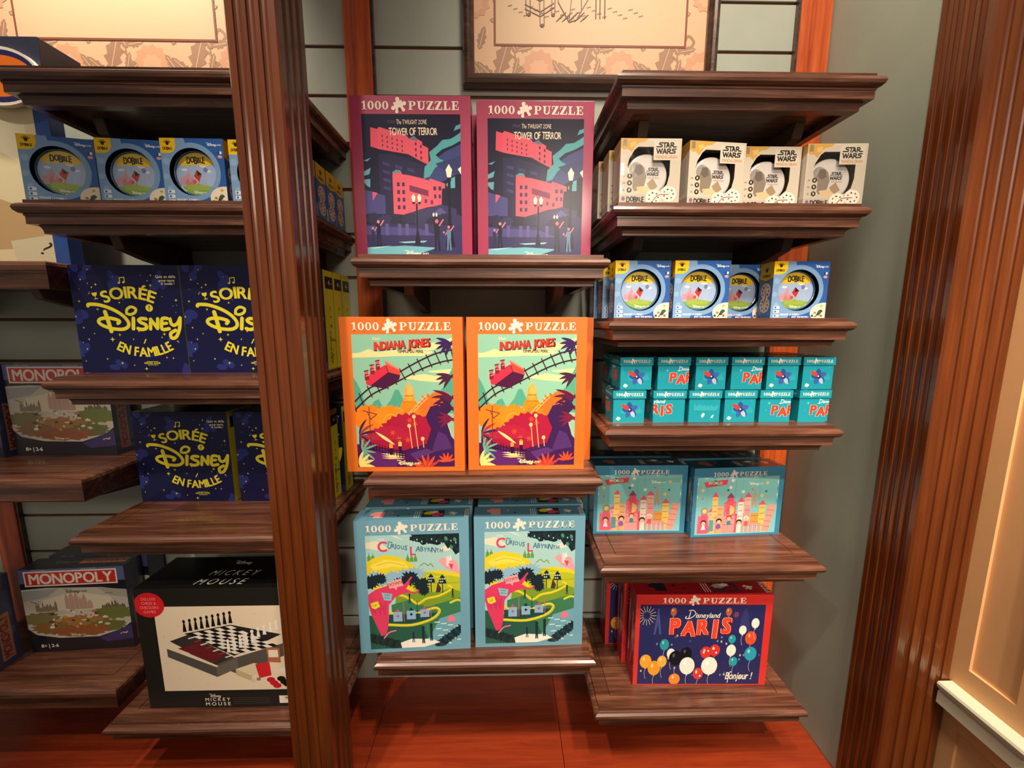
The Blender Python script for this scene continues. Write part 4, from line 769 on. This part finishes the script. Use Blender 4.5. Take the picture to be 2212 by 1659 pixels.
# apricot return wall with framed panels, chair rail
mb = MB(); XB = .952
def wall_panel(mb, y0, y1, z0, z1):
    mb.box(XB, XB + .006, y0, y0 + .022, z0, z1); mb.box(XB, XB + .006, y1 - .04, y1, z0, z1); mb.box(XB, XB + .006, y0 + .022, y1 - .04, z0, z0 + .05); mb.box(XB, XB + .006, y0 + .022, y1 - .04, z1 - .05, z1)
mb.box(XB + .006, 2.2, .62, .80, 0, 3.2); wall_panel(mb, .62, .76, .12, Z(-.80)); wall_panel(mb, .62, .76, Z(-.755), 3.1)
struct(mb.build('wall_front', beige_paint))
mb = MB(); pr = [(XB + .004, Z(-.753)), (XB - .03, Z(-.753)), (XB - .032, Z(-.758)), (XB - .03, Z(-.767)), (XB - .024, Z(-.771)), (XB - .024, Z(-.774)), (XB - .027, Z(-.776)), (XB - .027, Z(-.803)), (XB - .02, Z(-.806)), (XB + .004, Z(-.806))]
n = len(pr); A_ = [(x, .745, z) for x, z in pr]; B_ = [(x, .62 + (x - XB), z) for x, z in pr]; C_ = [(2.2, .62 + (x - XB), z) for x, z in pr]
mb.add(A_ + B_ + C_, [(i, (i + 1) % n, (i + 1) % n + n, i + n) for i in range(n)] + [(i + n, (i + 1) % n + n, (i + 1) % n + 2 * n, i + 2 * n) for i in range(n)] + [tuple(range(n))])
struct(mb.build('trim_1', rail_paint))
# ------------------------------------------------------------------ pillars, uprights, plinth
def pillar(x0, x1, y0, y1, label, sides, nf=3):
    """square fluted post: grooves on the faces named in sides"""
    pts = []
    def face(p, q, fl):
        px_, py_ = p; dx, dy = q[0] - p[0], q[1] - p[1]; l = math.hypot(dx, dy); dx /= l; dy /= l; nx, ny = dy, -dx
        pts.append((px_ + dx * .003, py_ + dy * .003))
        if fl:
            for k in range(fl):
                c = l * (k + 1) / (fl + 1); g = .0068
                for t in range(7):
                    a = math.pi * t / 6; s = c - g * math.cos(a); dep = .0052 * math.sin(a) ** .8
                    pts.append((px_ + dx * s - nx * dep, py_ + dy * s - ny * dep))
                pts.append((px_ + dx * (c + g + .002), py_ + dy * (c + g + .002)))
        pts.append((px_ + dx * (l - .003), py_ + dy * (l - .003)))
    c = [(x0, y0), (x1, y0), (x1, y1), (x0, y1)]
    for i, nme in enumerate(('front', 'right', 'back', 'left')): face(c[i], c[(i + 1) % 4], nf if nme in sides else 0)
    cx, cy = (x0 + x1) / 2, (y0 + y1) / 2; root = empty('fluted_pillar', (cx, cy, 0)); tag(root, label, 'pillar')
    mb = MB(); mb.prism([(a - cx, b_ - cy) for a, b_ in pts], 0, 1, 2, .16, 3.2); mb.build('shaft', pillar_wood, root)
    mb = MB(); mb.box(x0 - cx - .008, x1 - cx + .004, y0 - cy - .008, y1 - cy - .001, 0, .16); mb.build('plinth_block', pillar_wood, root, bevel=.003)
pillar(-.4515, -.366, .748, .848, 'tall brown fluted wooden pillar standing between the left shelves and the middle shelves', ('front', 'right'))
pillar(.822, .951, .748, .846, 'tall brown fluted wooden pillar at the right, beside the apricot wall and cream chair rail', ('front', 'left'), 4)
def upright(x0, x1, label):
    root = empty('wall_upright', ((x0 + x1) / 2, 1.13, 0)); tag(root, label, 'upright'); h = (x1 - x0) / 2
    mb = MB(); mb.box(-h, h, 0, .0148, .46, 3.2); mb.build('board', post_wood, root, bevel=.002)
    mb = MB(); mb.box(h - .002 if x0 < 0 else -h - .006, h + .006 if x0 < 0 else -h + .002, .003, .0148, .46, 3.2); mb.build('edge_strip', frame_wood, root)
upright(-.394, -.327, 'reddish wooden upright on the slat wall just right of the tall middle pillar')
upright(.746, .826, 'reddish wooden upright on the slat wall in the right corner behind the shelves')
upright(-1.47, -1.405, 'reddish wooden upright on the slat wall at the lower left photo edge')
root = empty('display_plinth', (-.36, 1.0, 0)); tag(root, 'low red brown wooden plinth under all the shelves', 'plinth')
DZ = EYE - 1.11
for i, (a, b_) in enumerate(((-2.4, -.3515), (-.35, .1505), (.152, .828))):
    mb = MB(); mb.box(a + .36, b_ + .36, .852 - 1, YW - .001 - 1, DZ - .03, DZ); mb.build('top_board', deck_wood, root)
mb = MB(); mb.box(-2.4 + .36, .828 + .36, .87 - 1, YW - .02 - 1, .0, DZ - .03); mb.build('base', deck_wood, root)
# ------------------------------------------------------------------ shelves
PROF = [(.012, 0), (.0125, -.006), (.006, -.0075), (.0015, -.011), (0, -.016), (.0015, -.021), (.006, -.0255), (.0105, -.0265), (.0105, -.030), (.0125, -.0305), (.0128, -.034), (.0155, -.039), (.0195, -.0425), (.021, -.044), (.0235, -.046), (.026, -.051), (.0272, -.056), (.0272, -.060), (.045, -.060), (.045, -.045)]
PLAIN = [(.008, 0), (.002, -.003), (0, -.009), (.001, -.019), (.004, -.020), (.004, -.024), (.006, -.025), (.007, -.052), (.009, -.056), (.03, -.056), (.03, -.045)]
def moulding(x0, x1, yf, yb, prof):
    mb = MB(); n = len(prof); vs = []
    for o, z in prof: vs += [(x0 + o, yb, z), (x0 + o, yf + o, z), (x1 - o, yf + o, z), (x1 - o, yb, z)]
    mb.add(vs, [(4 * i + k, 4 * i + k + 1, 4 * i + k + 5, 4 * i + k + 4) for i in range(n - 1) for k in range(3)]); return mb
SH = []
def shelf(x0, x1, yf, zt, label, prof=PROF, bh=1., brk=(.17, .83)):
    cx = (x0 + x1) / 2; root = empty('display_shelf', (cx, YW - .001, Z(zt))); tag(root, label, 'shelf')
    a, b_ = x0 - cx, x1 - cx; f = yf - YW + .001; i0 = prof[0][0]
    mb = MB(); g = .046
    mb.box(a + i0, b_ - i0, f + i0, f + g, -.045, 0); mb.box(a + i0, a + g, f + g, 0, -.045, 0); mb.box(b_ - g, b_ - i0, f + g, 0, -.045, 0); mb.box(a + g + .0015, b_ - g - .0015, f + g + .0015, 0, -.043, 0); mb.box(a + g, b_ - g, f + g, 0, -.045, -.004)
    mb.build('board', shelf_wood, root)
    m_ = moulding(a, b_, f, 0, prof).build('moulding', shelf_wood, root)
    for k in brk:
        x = a + (b_ - a) * k; mb = MB(); mb.prism([(0, -.045), (-.21, -.045), (-.20, -.062 - .012 * bh), (-.14, -.065 - .023 * bh), (0, -.068 - .042 * bh)], 1, 2, 0, x - .011, x + .011); mb.build('bracket', bracket_mat, root, bevel=.002)
    SH.append(root); return root
F = .83
shelf(-.3, .2125, F, .1345, 'dark wooden shelf carrying the two maroon puzzle boxes')
shelf(-.3, .2125, F, -.325, 'dark wooden shelf carrying the orange puzzle boxes')
shelf(-.3, .2125, F, -.767, 'lowest dark shelf of the middle row, carrying the pale blue puzzle boxes')
shelf(.2135, .7255, F, .471, 'empty dark wooden shelf at top right, overlapping the picture frame')
shelf(.2135, .7255, F, .235, 'dark wooden shelf carrying the cream round-tin game boxes')
shelf(.2135, .7255, F, .010, 'dark wooden shelf carrying the blue round-tin boxes on the right, above the teal boxes', bh=.0)
shelf(.2135, .7255, F, -.218, 'dark wooden shelf carrying the two tiers of small teal boxes')
shelf(.2135, .7255, F, -.5355, 'dark wooden shelf carrying the wide blue puzzle boxes with a toy town picture')
shelf(.2135, .7255, F, -.911, 'lowest dark wooden shelf on the right, carrying the red puzzle boxes')
shelf(-.933, -.397, F, .4655, 'empty dark wooden shelf at top left below the bright picture')
shelf(-.933, -.397, F, .233, 'dark wooden shelf at left carrying the dim blue round-tin boxes')
shelf(-.933, -.397, F, -.1105, 'upper of the two dark shelves carrying navy boxes with yellow lettering')
shelf(-.933, -.397, F, -.451, 'lower of the two dark shelves carrying navy boxes with yellow lettering')
shelf(-.933, -.397, F, -.925, 'lowest dark shelf left of the pillar, carrying the black chess set box')
shelf(-1.47, -.943, .885, .126, 'plain edged shelf at far left under the tall blue display', PLAIN)
shelf(-1.47, -.943, .885, -.3465, 'plain edged shelf at far left, under the upper red-bannered property game boxes', PLAIN)
shelf(-1.47, -.943, .885, -.882, 'lowest plain edged shelf at far left, under the lower red-bannered property game boxes', PLAIN)
# ------------------------------------------------------------------ framed pictures
def picture(x0, x1, zb, label, draw):
    root = empty('framed_picture', ((x0 + x1) / 2, 1.144, Z(zb))); tag(root, label, 'picture'); h = (x1 - x0) / 2; H = .86; y0 = -.034
    pf = [(0, 0), (0, -.022), (.004, -.030), (.012, -.033), (.018, -.030), (.022, -.026), (.026, -.026), (.0285, -.022), (.0285, -.012)]; mb = MB(); vs = []
    for o, y in pf: vs += [(-h + o, y, o), (h - o, y, o), (h - o, y, H - o), (-h + o, y, H - o)]
    mb.add(vs, [(4 * i + k, 4 * i + (k + 1) % 4, 4 * i + 4 + (k + 1) % 4, 4 * i + 4 + k) for i in range(len(pf) - 1) for k in range(4)]); mb.build('frame', frame_wood, root)
    mb = MB(); mb.box(-h + .01, h - .01, -.012, -.001, .01, H - .01); mb.build('backing', card('e8c8a0', .6, 0), root)
    W_, H_ = (2 * h - .05) * 1000, (H - .05) * 1000
    A = floral(W_, H_, 52, 62, W_ - 52, H_ - 70)
    mt = A.build('floral_mat', print_matte, root, (-h + .025, -.0125, H - .025), (1, 0, 0), (0, 0, -1), (0, -1, 0), W_ / 1000, H_ / 1000)
    if draw:
        S = Art(W_, H_); sketch(S, W_ * .37, H_ - 128); S.build('pen_drawing', print_matte, root, (-h + .025, -.0146, H - .025), (1, 0, 0), (0, 0, -1), (0, -1, 0), W_ / 1000, H_ / 1000)
picture(-.100, .537, .588, 'framed pen drawing with a floral mat hanging in the middle above the maroon boxes', True)
picture(-1.262, -.625, .588, 'brightly lit framed picture with a floral mat at the top left corner', False)
# ------------------------------------------------------------------ boxes
def place(root, fx, fy, z, yaw, d):
    """front-bottom centre at (fx, fy), yaw in degrees"""
    a = R(yaw); root.location = (fx - math.sin(a) * d / 2, fy + math.cos(a) * d / 2, Z(z)); root.rotation_euler = (0, 0, a)
def carton(mat, w, h, d, parent, name='carton', bevel=.0008): mb = MB(); mb.box(-w / 2, w / 2, -d / 2, d / 2, 0, h); return mb.build(name, mat, parent, bevel=bevel)
FX = ((1, 0, 0), (0, 0, -1), (0, -1, 0))            # front face: u, v, n
def puzzle(w, h, d, colr, pic, rect, ttl, mat, spine=None, side=None):
    """lid over tray; rect = picture area as fractions, ttl = (cx, baseline, width, height) fractions"""
    root = empty('puzzle_box', (0, 0, 0))
    mb = MB(); mb.box(-w / 2 + .0015, w / 2 - .0015, -d / 2 + .004, d / 2, .0015, h - .0015); mb.build('tray', card(colr, .42), root)
    mb = MB(); t = .0015; mb.box(-w / 2, w / 2, -d / 2, d / 2 - .006, 0, h); lid = mb.build('lid', card(colr, .42), root, bevel=.0009)
    x0, y0, x1, y1 = rect; tl = lambda x, y: (-w / 2 + x * w, -d / 2, h - y * h)
    pic.build('cover_picture', mat, lid, tl(x0, y0), *FX, (x1 - x0) * w, (y1 - y0) * h)
    T = Art(w * 1000, h * 1000); title(T, ttl[0] * T.w, ttl[1] * T.h, ttl[2] * T.w, ttl[3] * T.h, '1000', 'f1e4d2', colr); T.build('title_lettering', mat, lid, tl(0, 0), *FX, w, h, lift=5.5e-4)
    if spine: spine.build('top_print', mat, lid, (-w / 2, d / 2 - .006, h), (1, 0, 0), (0, -1, 0), (0, 0, 1), w, d - .006)
    if side: side.build('side_print', mat, lid, (-w / 2, d / 2 - .006, h), (0, -1, 0), (0, 0, -1), (-1, 0, 0), d - .006, h)
    return root
PR = (.094, .107, .913, .968); TT = (.503, .083, .80, .05); PD = .058
def put(proto, first, fx, fy, z, yaw, d, label, cat, group):
    o = proto if first else copy_tree(proto); place(o, fx, fy, z, yaw, d); tag(o, label, cat, group); return o
g = 'upright maroon puzzle boxes'; p = puzzle(.258, .343, PD, 'a01c4c', art_night(), PR, TT, print_gloss)
put(p, 1, -.199, .951, .1345, -.6, PD, 'maroon 1000 piece puzzle box at the left of its shelf, streaked with glare', 'puzzle box', g)
put(p, 0, .0705, .965, .1345, 0, PD, 'maroon 1000 piece puzzle box at the right of its shelf, below the picture frame', 'puzzle box', g)
put(p, 0, .058, 1.030, .1345, 0, PD, 'maroon puzzle box hidden behind, its edge showing between the two front maroon boxes', 'puzzle box', g)
g = 'upright orange puzzle boxes'; p = puzzle(.258, .337, PD, 'e26f20', art_jungle(), PR, TT, print_gloss)
put(p, 1, -.2155, .866, -.325, 0, PD, 'orange 1000 piece puzzle box on the left, overhanging its shelf beside the pillar', 'puzzle box', g)
put(p, 0, .0495, .872, -.325, .4, PD, 'orange 1000 piece puzzle box on the right half of its shelf', 'puzzle box', g)
put(p, 0, .0765, .936, -.325, 0, PD, 'orange puzzle box standing behind, only its right strip showing', 'puzzle box', g)
g = 'upright pale blue puzzle boxes'; p = puzzle(.256, .330, PD, '6fa3b8', art_garden(), PR, TT, print_gloss, art_spine('5d8ea4', ('f09a94', '2a4038', 'e6cf2c', 'dc3f66')))
put(p, 1, -.2085, .862, -.767, 2.4, PD, 'pale blue garden puzzle box at the left front, its left edge bright with glare', 'puzzle box', g)
put(p, 0, .0585, .872, -.767, 1., PD, 'pale blue garden puzzle box at the right front of the lowest middle shelf', 'puzzle box', g)
put(p, 0, -.205, .930, -.767, 1.5, PD, 'pale blue puzzle box behind the left front one, its top edge showing', 'puzzle box', g)
put(p, 0, .064, .935, -.767, .5, PD, 'pale blue puzzle box behind the right front one, in shelf shadow', 'puzzle box', g)
g = 'wide blue puzzle boxes'; WR = (.04, .135, .943, .965); WT = (.505, .125, .59, .062)
p = puzzle(.236, .182, .062, '3b86a8', art_world(), WR, WT, print_shine, art_spine('1f3c4c', ('8a5a50', '20303a', '7a5a50', '506a70')), art_spine('2a6a88', ('d8d8d0', '8a8a90', 'c8a090', '506a80')))
put(p, 1, .345, .972, -.5355, 0, .062, 'wide blue puzzle box with a toy town picture, at the left end partly in shadow', 'puzzle box', g)
put(p, 0, .586, .955, -.5355, 3.4, .062, 'wide blue puzzle box at the right, turned slightly and carrying a bright lamp glare', 'puzzle box', g)
put(p, 0, .567, 1.026, -.5355, 2, .062, 'wide blue puzzle box behind the right turned one, its top edge showing', 'puzzle box', g)
put(p, 0, .338, 1.044, -.5355, 0, .062, 'wide blue puzzle box in the dark behind the left one', 'puzzle box', g)
g = 'wide red puzzle boxes'; p = puzzle(.337, .252, .062, 'd6322c', art_paris(), (.033, .107, .948, .985), (.497, .092, .605, .06), print_gloss, art_spine('a01c20', ('2a2028', '5a3038', 'c8a090', '8a2028')), art_spine('a8202a', ('e8d8c8', '6a2028', 'e8d0c0', 'c8b0a0')))
put(p, 1, .493, .901, -.911, -1.1, .062, 'wide red puzzle box at the front of the lowest right shelf, with large picture', 'puzzle box', g)
put(p, 0, .484, .970, -.911, -1.1, .062, 'wide red puzzle box directly behind the front one, showing at its left', 'puzzle box', g)
put(p, 0, .455, 1.038, -.911, 0, .062, 'rearmost wide red puzzle box, showing furthest left by the wall', 'puzzle box', g)
# tins in cartons with a round window
def disc_box(w=.12, h=.122, d=.05):
    root = empty('game_box', (0, 0, 0)); r_ = .158 / .43 * w
    mb = MB(); t = .0012
    mb.box(-w / 2, -w / 2 + t, -d / 2, d / 2, 0, h); mb.box(w / 2 - t, w / 2, -d / 2, d / 2, 0, h); mb.box(-w / 2, w / 2, -d / 2, d / 2, 0, t); mb.box(-w / 2, w / 2, -d / 2, d / 2, h - t, h); mb.box(-w / 2, w / 2, d / 2 - t, d / 2, 0, h)
    for q in (-1, 1): mb.box(q * (w / 2 - t) - .0004, q * (w / 2 - t) + .0004, -d / 2 + .001, d / 2 - t, t, h - t, 1); mb.box(-w / 2 + t, w / 2 - t, -d / 2 + .001, d / 2 - t, h / 2 + q * (h / 2 - t) - .0004, h / 2 + q * (h / 2 - t) + .0004, 1)
    mb.box(-w / 2 + t, w / 2 - t, d / 2 - t - .0005, d / 2 - t, t, h - t, 1)
    c = mb.build('carton', [card('4a7ab8'), card('1a1c20', .7, 0)], root)
    art_disc_face().build('front_panel', print_gloss, c, (-w / 2, -d / 2, h), *FX, w, h, lift=0)
    art_disc_side().build('side_print', print_gloss, c, (w / 2, -d / 2, h), (0, 1, 0), (0, 0, -1), (1, 0, 0), d, h)
    art_disc_side().build('side_print', print_gloss, c, (-w / 2, d / 2, h), (0, -1, 0), (0, 0, -1), (-1, 0, 0), d, h)
    cx, cz = -w / 2 + 205 / 430 * w, h - 220 / 435 * h
    mb = MB(); n = 40; pr = [(r_ * .99, .012), (r_ * .99, -.0135), (r_ * .965, -.0155), (r_ * .93, -.015), (r_ * .92, -.0135), (r_ * .90, -.013)]; vs = []
    for rr, y in pr: vs += [(rr * math.cos(2 * math.pi * k / n), y, rr * math.sin(2 * math.pi * k / n)) for k in range(n)]
    fs = [(i * n + k, i * n + (k + 1) % n, (i + 1) * n + (k + 1) % n, (i + 1) * n + k) for i in range(len(pr) - 1) for k in range(n)] + [tuple(range((len(pr) - 1) * n, len(pr) * n))]
    mb.add(vs, fs); tin = mb.build('tin', card('285886', .3, .5), root, (cx, 0, cz), smooth=False)
    art_disc_lid().build('tin_print', print_shine, tin, (-r_ * .9, -.013, r_ * .9), *FX, r_ * 1.8, r_ * 1.8)
    return root
g = 'blue round-tin game boxes'; p = disc_box(); first = 1
for fx, fy, z, yaw, lb in ((.3005, .898, .010, 0, 'blue round-tin game box, leftmost of the row above the teal boxes'), (.428, .893, .010, -.5, 'blue round-tin game box, second from left above the teal boxes'),
                           (.553, .953, .010, 0, 'blue round-tin game box set back, third in the row above the teal boxes'), (.648, .899, .010, -1.5, 'blue round-tin game box, rightmost above the teal boxes, bright with glare'),
                           (.288, .955, .010, 0, 'blue round-tin box in the dark behind the leftmost one above the teal boxes'), (.281, 1.012, .010, 0, 'rearmost blue round-tin box of the left file above the teal boxes'),
                           (-.866, .866, .233, 13.5, 'dim blue round-tin game box left of the pillar, leftmost and turned sideways'), (-.735, .874, .233, 6., 'dim blue round-tin game box left of the pillar, middle of three'),
                           (-.609, .868, .233, 1., 'dim blue round-tin game box touching the pillar, yellow corner on its side'),
                           (-.481, .872, .233, 0, 'blue round-tin box hidden behind the pillar, beside the dim ones'), (-.480, .925, .233, 0, 'blue round-tin box right of the pillar, nearest in the file seen from the side'),
                           (-.479, .977, .233, 0, 'blue round-tin box right of the pillar, middle of the file seen from the side'), (-.478, 1.029, .233, 0, 'blue round-tin box right of the pillar, second furthest of the file by the wall'), (-.478, 1.081, .233, 0, 'rearmost blue box by the slat wall, right of the pillar')):
    put(p, first, fx, fy, z, yaw, .05, lb, 'game box', g); first = 0
def space_box(film, w=.12, h=.122, d=.05):
    root = empty('game_box', (0, 0, 0)); t = .0012; mb = MB()
    mb.box(-w / 2, -w / 2 + t, -d / 2, d / 2, 0, h); mb.box(w / 2 - t, w / 2, -d / 2, d / 2, 0, h); mb.box(-w / 2, w / 2, -d / 2, d / 2, 0, t); mb.box(-w / 2, w / 2, -d / 2, d / 2, h - t, h); mb.box(-w / 2, w / 2, d / 2 - t, d / 2, 0, h, 1)
    c = mb.build('carton', [card('d8cdbc'), card('3a342c', .6, 0)], root)
    art_space_face().build('front_panel', print_gloss, c, (-w / 2, -d / 2, h), *FX, w, h, lift=0)
    art_space_side().build('side_print', print_gloss, c, (-w / 2, d / 2, h), (0, -1, 0), (0, 0, -1), (-1, 0, 0), d, h)
    art_space_side().build('side_print', print_gloss, c, (w / 2, -d / 2, h), (0, 1, 0), (0, 0, -1), (1, 0, 0), d, h)
    r_ = .042; mb = MB(); n = 40; pr = [(r_, .02), (r_, -.012), (r_ * .97, -.0145), (r_ * .9, -.0155), (r_ * .5, -.0165)]; vs = []
    for rr, y in pr: vs += [(rr * math.cos(2 * math.pi * k / n), y, rr * math.sin(2 * math.pi * k / n)) for k in range(n)]
    mb.add(vs, [(i * n + k, i * n + (k + 1) % n, (i + 1) * n + (k + 1) % n, (i + 1) * n + k) for i in range(len(pr) - 1) for k in range(n)] + [tuple(range((len(pr) - 1) * n, len(pr) * n))])
    tin = mb.build('tin', card('cfc8c0', .35, .4), root, (-.004, 0, .056))
    art_space_lid().build('tin_print', print_shine, tin, (-r_ * .9, -.0166, r_ * .9), *FX, r_ * 1.8, r_ * 1.8)
    mb = MB(); k = 9; vs = []
    for i in range(k + 1):
        for j in range(k + 1): vs.append((-w / 2 + .001 + (w - .002) * i / k, -d / 2 - .0022 - .0008 * math.sin(i * 1.9 + j) * math.cos(j * 1.3), .002 + (h - .004) * j / k))
    mb.add(vs, [(i * (k + 1) + j, (i + 1) * (k + 1) + j, (i + 1) * (k + 1) + j + 1, i * (k + 1) + j + 1) for i in range(k) for j in range(k)])
    if film: mb.build('clear_wrap', clear_film, root, smooth=True)
    return root
g = 'cream round-tin game boxes'; p = space_box(False); pf_ = space_box(True); first = 1; ff = 1
for fx, fy, yaw, lb in ((.2905, .854, 0, 'cream game box at the left end of its shelf, wrapped in glaring film'), (.4295, .8665, 5.5, 'cream game box second from left on its shelf, turned slightly'), (.5530, .886, 0, 'cream game box third from left, close beside the right end one'), (.6745, .869, -2., 'cream game box at the right end of its shelf, with bright lamp reflections'),
                        (.282, .912, 0, 'cream game box right behind the leftmost one, its side showing'), (.274, .972, 0, 'cream game box third back in the left file'), (.277, 1.032, 0, 'rearmost cream game box in the left file, near the wall'), (.427, .930, 2, 'cream game box behind the second one from left, in the dark')):
    if 'film' in lb or 'reflections' in lb: put(pf_, ff, fx, fy, .235, yaw, .05, lb, 'game box', g); ff = 0
    else: put(p, first, fx, fy, .235, yaw, .05, lb, 'game box', g); first = 0
# small teal cubes
def cube(kind, w=.069, hb=.0715, d=.069):
    root = empty('puzzle_cube_box', (0, 0, 0)); mb = MB(); mb.box(-w / 2, w / 2, -d / 2, d / 2, 0, hb - .002); b_ = mb.build('body', card(TEAL, .4), root, bevel=.0006)
    art_cube(kind).build('front_print', print_gloss, b_, (-w / 2, -d / 2, hb - .016), *FX, w, hb - .016)
    art_cube('C').build('side_print', print_gloss, b_, (-w / 2, d / 2, hb - .016), (0, -1, 0), (0, 0, -1), (-1, 0, 0), d, hb - .016)
    wl = w + .004; hl = .0175; mb = MB(); mb.box(-wl / 2, wl / 2, -wl / 2, wl / 2, hb - hl, hb); l = mb.build('lid', card(TEAL, .4), root, bevel=.0007)
    art_cube_lid().build('title_lettering', print_gloss, l, (-wl / 2, -wl / 2, hb), *FX, wl, hl); art_cube_lidside().build('side_print', print_gloss, l, (-wl / 2, wl / 2, hb), (0, -1, 0), (0, 0, -1), (-1, 0, 0), wl, hl)
    art_cube_top().build('top_print', print_gloss, l, (-wl / 2, wl / 2, hb), (1, 0, 0), (0, -1, 0), (0, 0, 1), wl, wl)
    return root
CP = {k: None for k in 'ABCD'}; g = 'small teal puzzle boxes'
ordn = ('first', 'second', 'third', 'fourth', 'fifth', 'last')
desc = {'A': 'blue and red motif', 'B': 'red capitals cut at right', 'C': 'red capitals cut at left', 'D': 'faint skyline motif'}
def put_cube(kind, fx, fy, z, yaw, lb):
    f1 = CP[kind] is None
    if f1: CP[kind] = cube(kind)
    put(CP[kind], f1, fx, fy, z, yaw, .069, lb, 'puzzle box', g)
XU = (.2915, .3745, .4580, .5385, .6190, .6985); XL = (.2750, .3640, .4430, .5220, .6010, .6880)
for i, (kd, x) in enumerate(zip('ACDABB', XL)): put_cube(kd, x, .874, -.218, (0, -1, 0, .5, 0, 2)[i], 'small teal puzzle box, %s from left in bottom tier, %s' % (ordn[i], desc[kd]))
for i, (kd, x) in enumerate(zip('ABABAA', XU)): put_cube(kd, x, .886, -.1463, (0, -.5, 2.5, 0, -1, 1)[i], 'small teal puzzle box, %s from left in top tier, %s' % (ordn[i], desc[kd]))
for i, x in enumerate(XU): put_cube('A', x - .003, .966 + .004 * (i % 2), -.218, 0, 'small teal box in the bottom rear row, behind the %s front one' % ordn[i]); put_cube('A', x - .002, .968 + .004 * (i % 2), -.1463, 0, 'small teal box in the rear row on top, behind the %s front one' % ordn[i])
# navy party boxes
def party(w=.233, h=.233, d=.052):
    root = empty('game_box', (0, 0, 0)); c = carton(card('191b44'), w, h, d, root)
    art_party().build('front_print', print_gloss, c, (-w / 2, -d / 2, h), *FX, w, h); art_party_side().build('side_print', print_gloss, c, (w / 2, -d / 2, h), (0, 1, 0), (0, 0, -1), (1, 0, 0), d, h)
    art_party_top().build('top_print', print_gloss, c, (-w / 2, d / 2, h), (1, 0, 0), (0, -1, 0), (0, 0, 1), w, d); return root
g = 'navy party game boxes with yellow lettering'; p = party(); first = 1
for fx, fy, z, yaw, lb in ((-.820, .921, -.1105, 0, 'navy game box with yellow lettering at the left of the upper navy row'), (-.585, .921, -.1105, 0, 'navy game box of the upper row partly covered by the pillar'),
                           (-.5375, .982, -.1105, 0, 'yellow spined box just right of the pillar, nearest in the upper file'), (-.5375, 1.036, -.1105, 0, 'yellow spined box right of the pillar, middle of the upper file'), (-.5375, 1.090, -.1105, 0, 'yellow spined box right of the pillar, rearmost of the upper file'),
                           (-.8045, 1.001, -.451, 0, 'navy game box with yellow lettering at the left of the lower navy row'), (-.554, .998, -.451, 0, 'navy game box of the lower row, cut off by the pillar'), (-.8045, 1.056, -.451, 0, 'navy box behind the left one of the lower row, its dark top showing'),
                           (-.5425, 1.053, -.451, 0, 'yellow spined box of the lower row, beside the orange box and pillar'), (-.5345, .944, -.451, 0, 'yellow spined box nearest in the lower file, hidden by the pillar')):
    if 'nearest in the lower' in lb: continue
    put(p, first, fx, fy, z, yaw, .052, lb, 'game box', g); first = 0
# property trading game boxes
def prop(w=.258, h=.241, d=.054):
    root = empty('game_box', (0, 0, 0)); c = carton(card('23212e'), w, h, d, root)
    art_property().build('front_print', print_shine, c, (-w / 2, -d / 2, h), *FX, w, h); art_property_top().build('top_print', print_shine, c, (-w / 2, d / 2, h), (1, 0, 0), (0, -1, 0), (0, 0, 1), w, d)
    art_property_side().build('side_print', print_shine, c, (w / 2, -d / 2, h), (0, 1, 0), (0, 0, -1), (1, 0, 0), d, h); return root
g = 'property trading game boxes'; p = prop(); first = 1
for fx, fy, z, yaw, lb in ((-1.145, 1.014, -.882, 3.5, 'board game box with red banner on the lowest far left shelf'), (-1.135, 1.077, -.882, 2, 'board game box right behind the lowest red-bannered one'), (-1.42, .945, -.882, 0, 'board game box at the lower left photo edge, red lettering up its side'),
                           (-1.148, 1.056, -.3465, 0, 'board game box with red banner and lamp reflections on the upper far left shelf'), (-1.42, 1.04, -.3465, 0, 'board game box at the photo edge left of the upper red-bannered one')):
    put(p, first, fx, fy, z, yaw, .054, lb, 'game box', g); first = 0
# chess set box
w_, h_, d_ = .372, .316, .128; root = empty('chess_set_box', (0, 0, 0)); c = carton(card('1f1d1a', .35), w_, h_, d_, root)
art_chess().build('front_print', print_gloss, c, (-w_ / 2, -d_ / 2, h_), *FX, w_, h_); art_chess_top().build('top_print', print_gloss, c, (-w_ / 2, d_ / 2, h_), (1, 0, 0), (0, -1, 0), (0, 0, 1), w_, d_)
place(root, -.673, .878, -.925, 0, d_); tag(root, 'large black chess and games set box left of the pillar, bottom shelf', 'game box')
# tall blue display at the far left
root = empty('display_stand', (-1.20, 1.01, Z(.126))); tag(root, 'tall blue and cream display with an orange oval at the left edge', 'display')
mb = MB(); mb.box(-.22, .195, -.012, .02, 0, .36); c = mb.build('back_panel', card('33549a'), root)
art_display().build('panel_print', print_gloss, c, (-.06, -.012, .355), *FX, .255, .355)
mb = MB(); mb.box(-.22, .205, -.02, .072, .405, .478); mb.build('header_box', card('22263f', .5), root, bevel=.002)
mb = MB(); n = 40; mb.prism([(.125 + .085 * math.cos(2 * math.pi * k / n), .394 + .058 * math.sin(2 * math.pi * k / n)) for k in range(n)], 0, 2, 1, -.032, -.021); oval = mb.build('oval_sign', card('f2ead8'), root)
A = Art(336, 150); A.ell(168, 75, 160, 67, '2a2a60', 40); A.ell(168, 75, 146, 53, 'ef7a22', 40); A.build('oval_print', print_gloss, oval, (.04, -.032, .452), *FX, .17, .116)
bpy.data.objects.remove(TMPO)
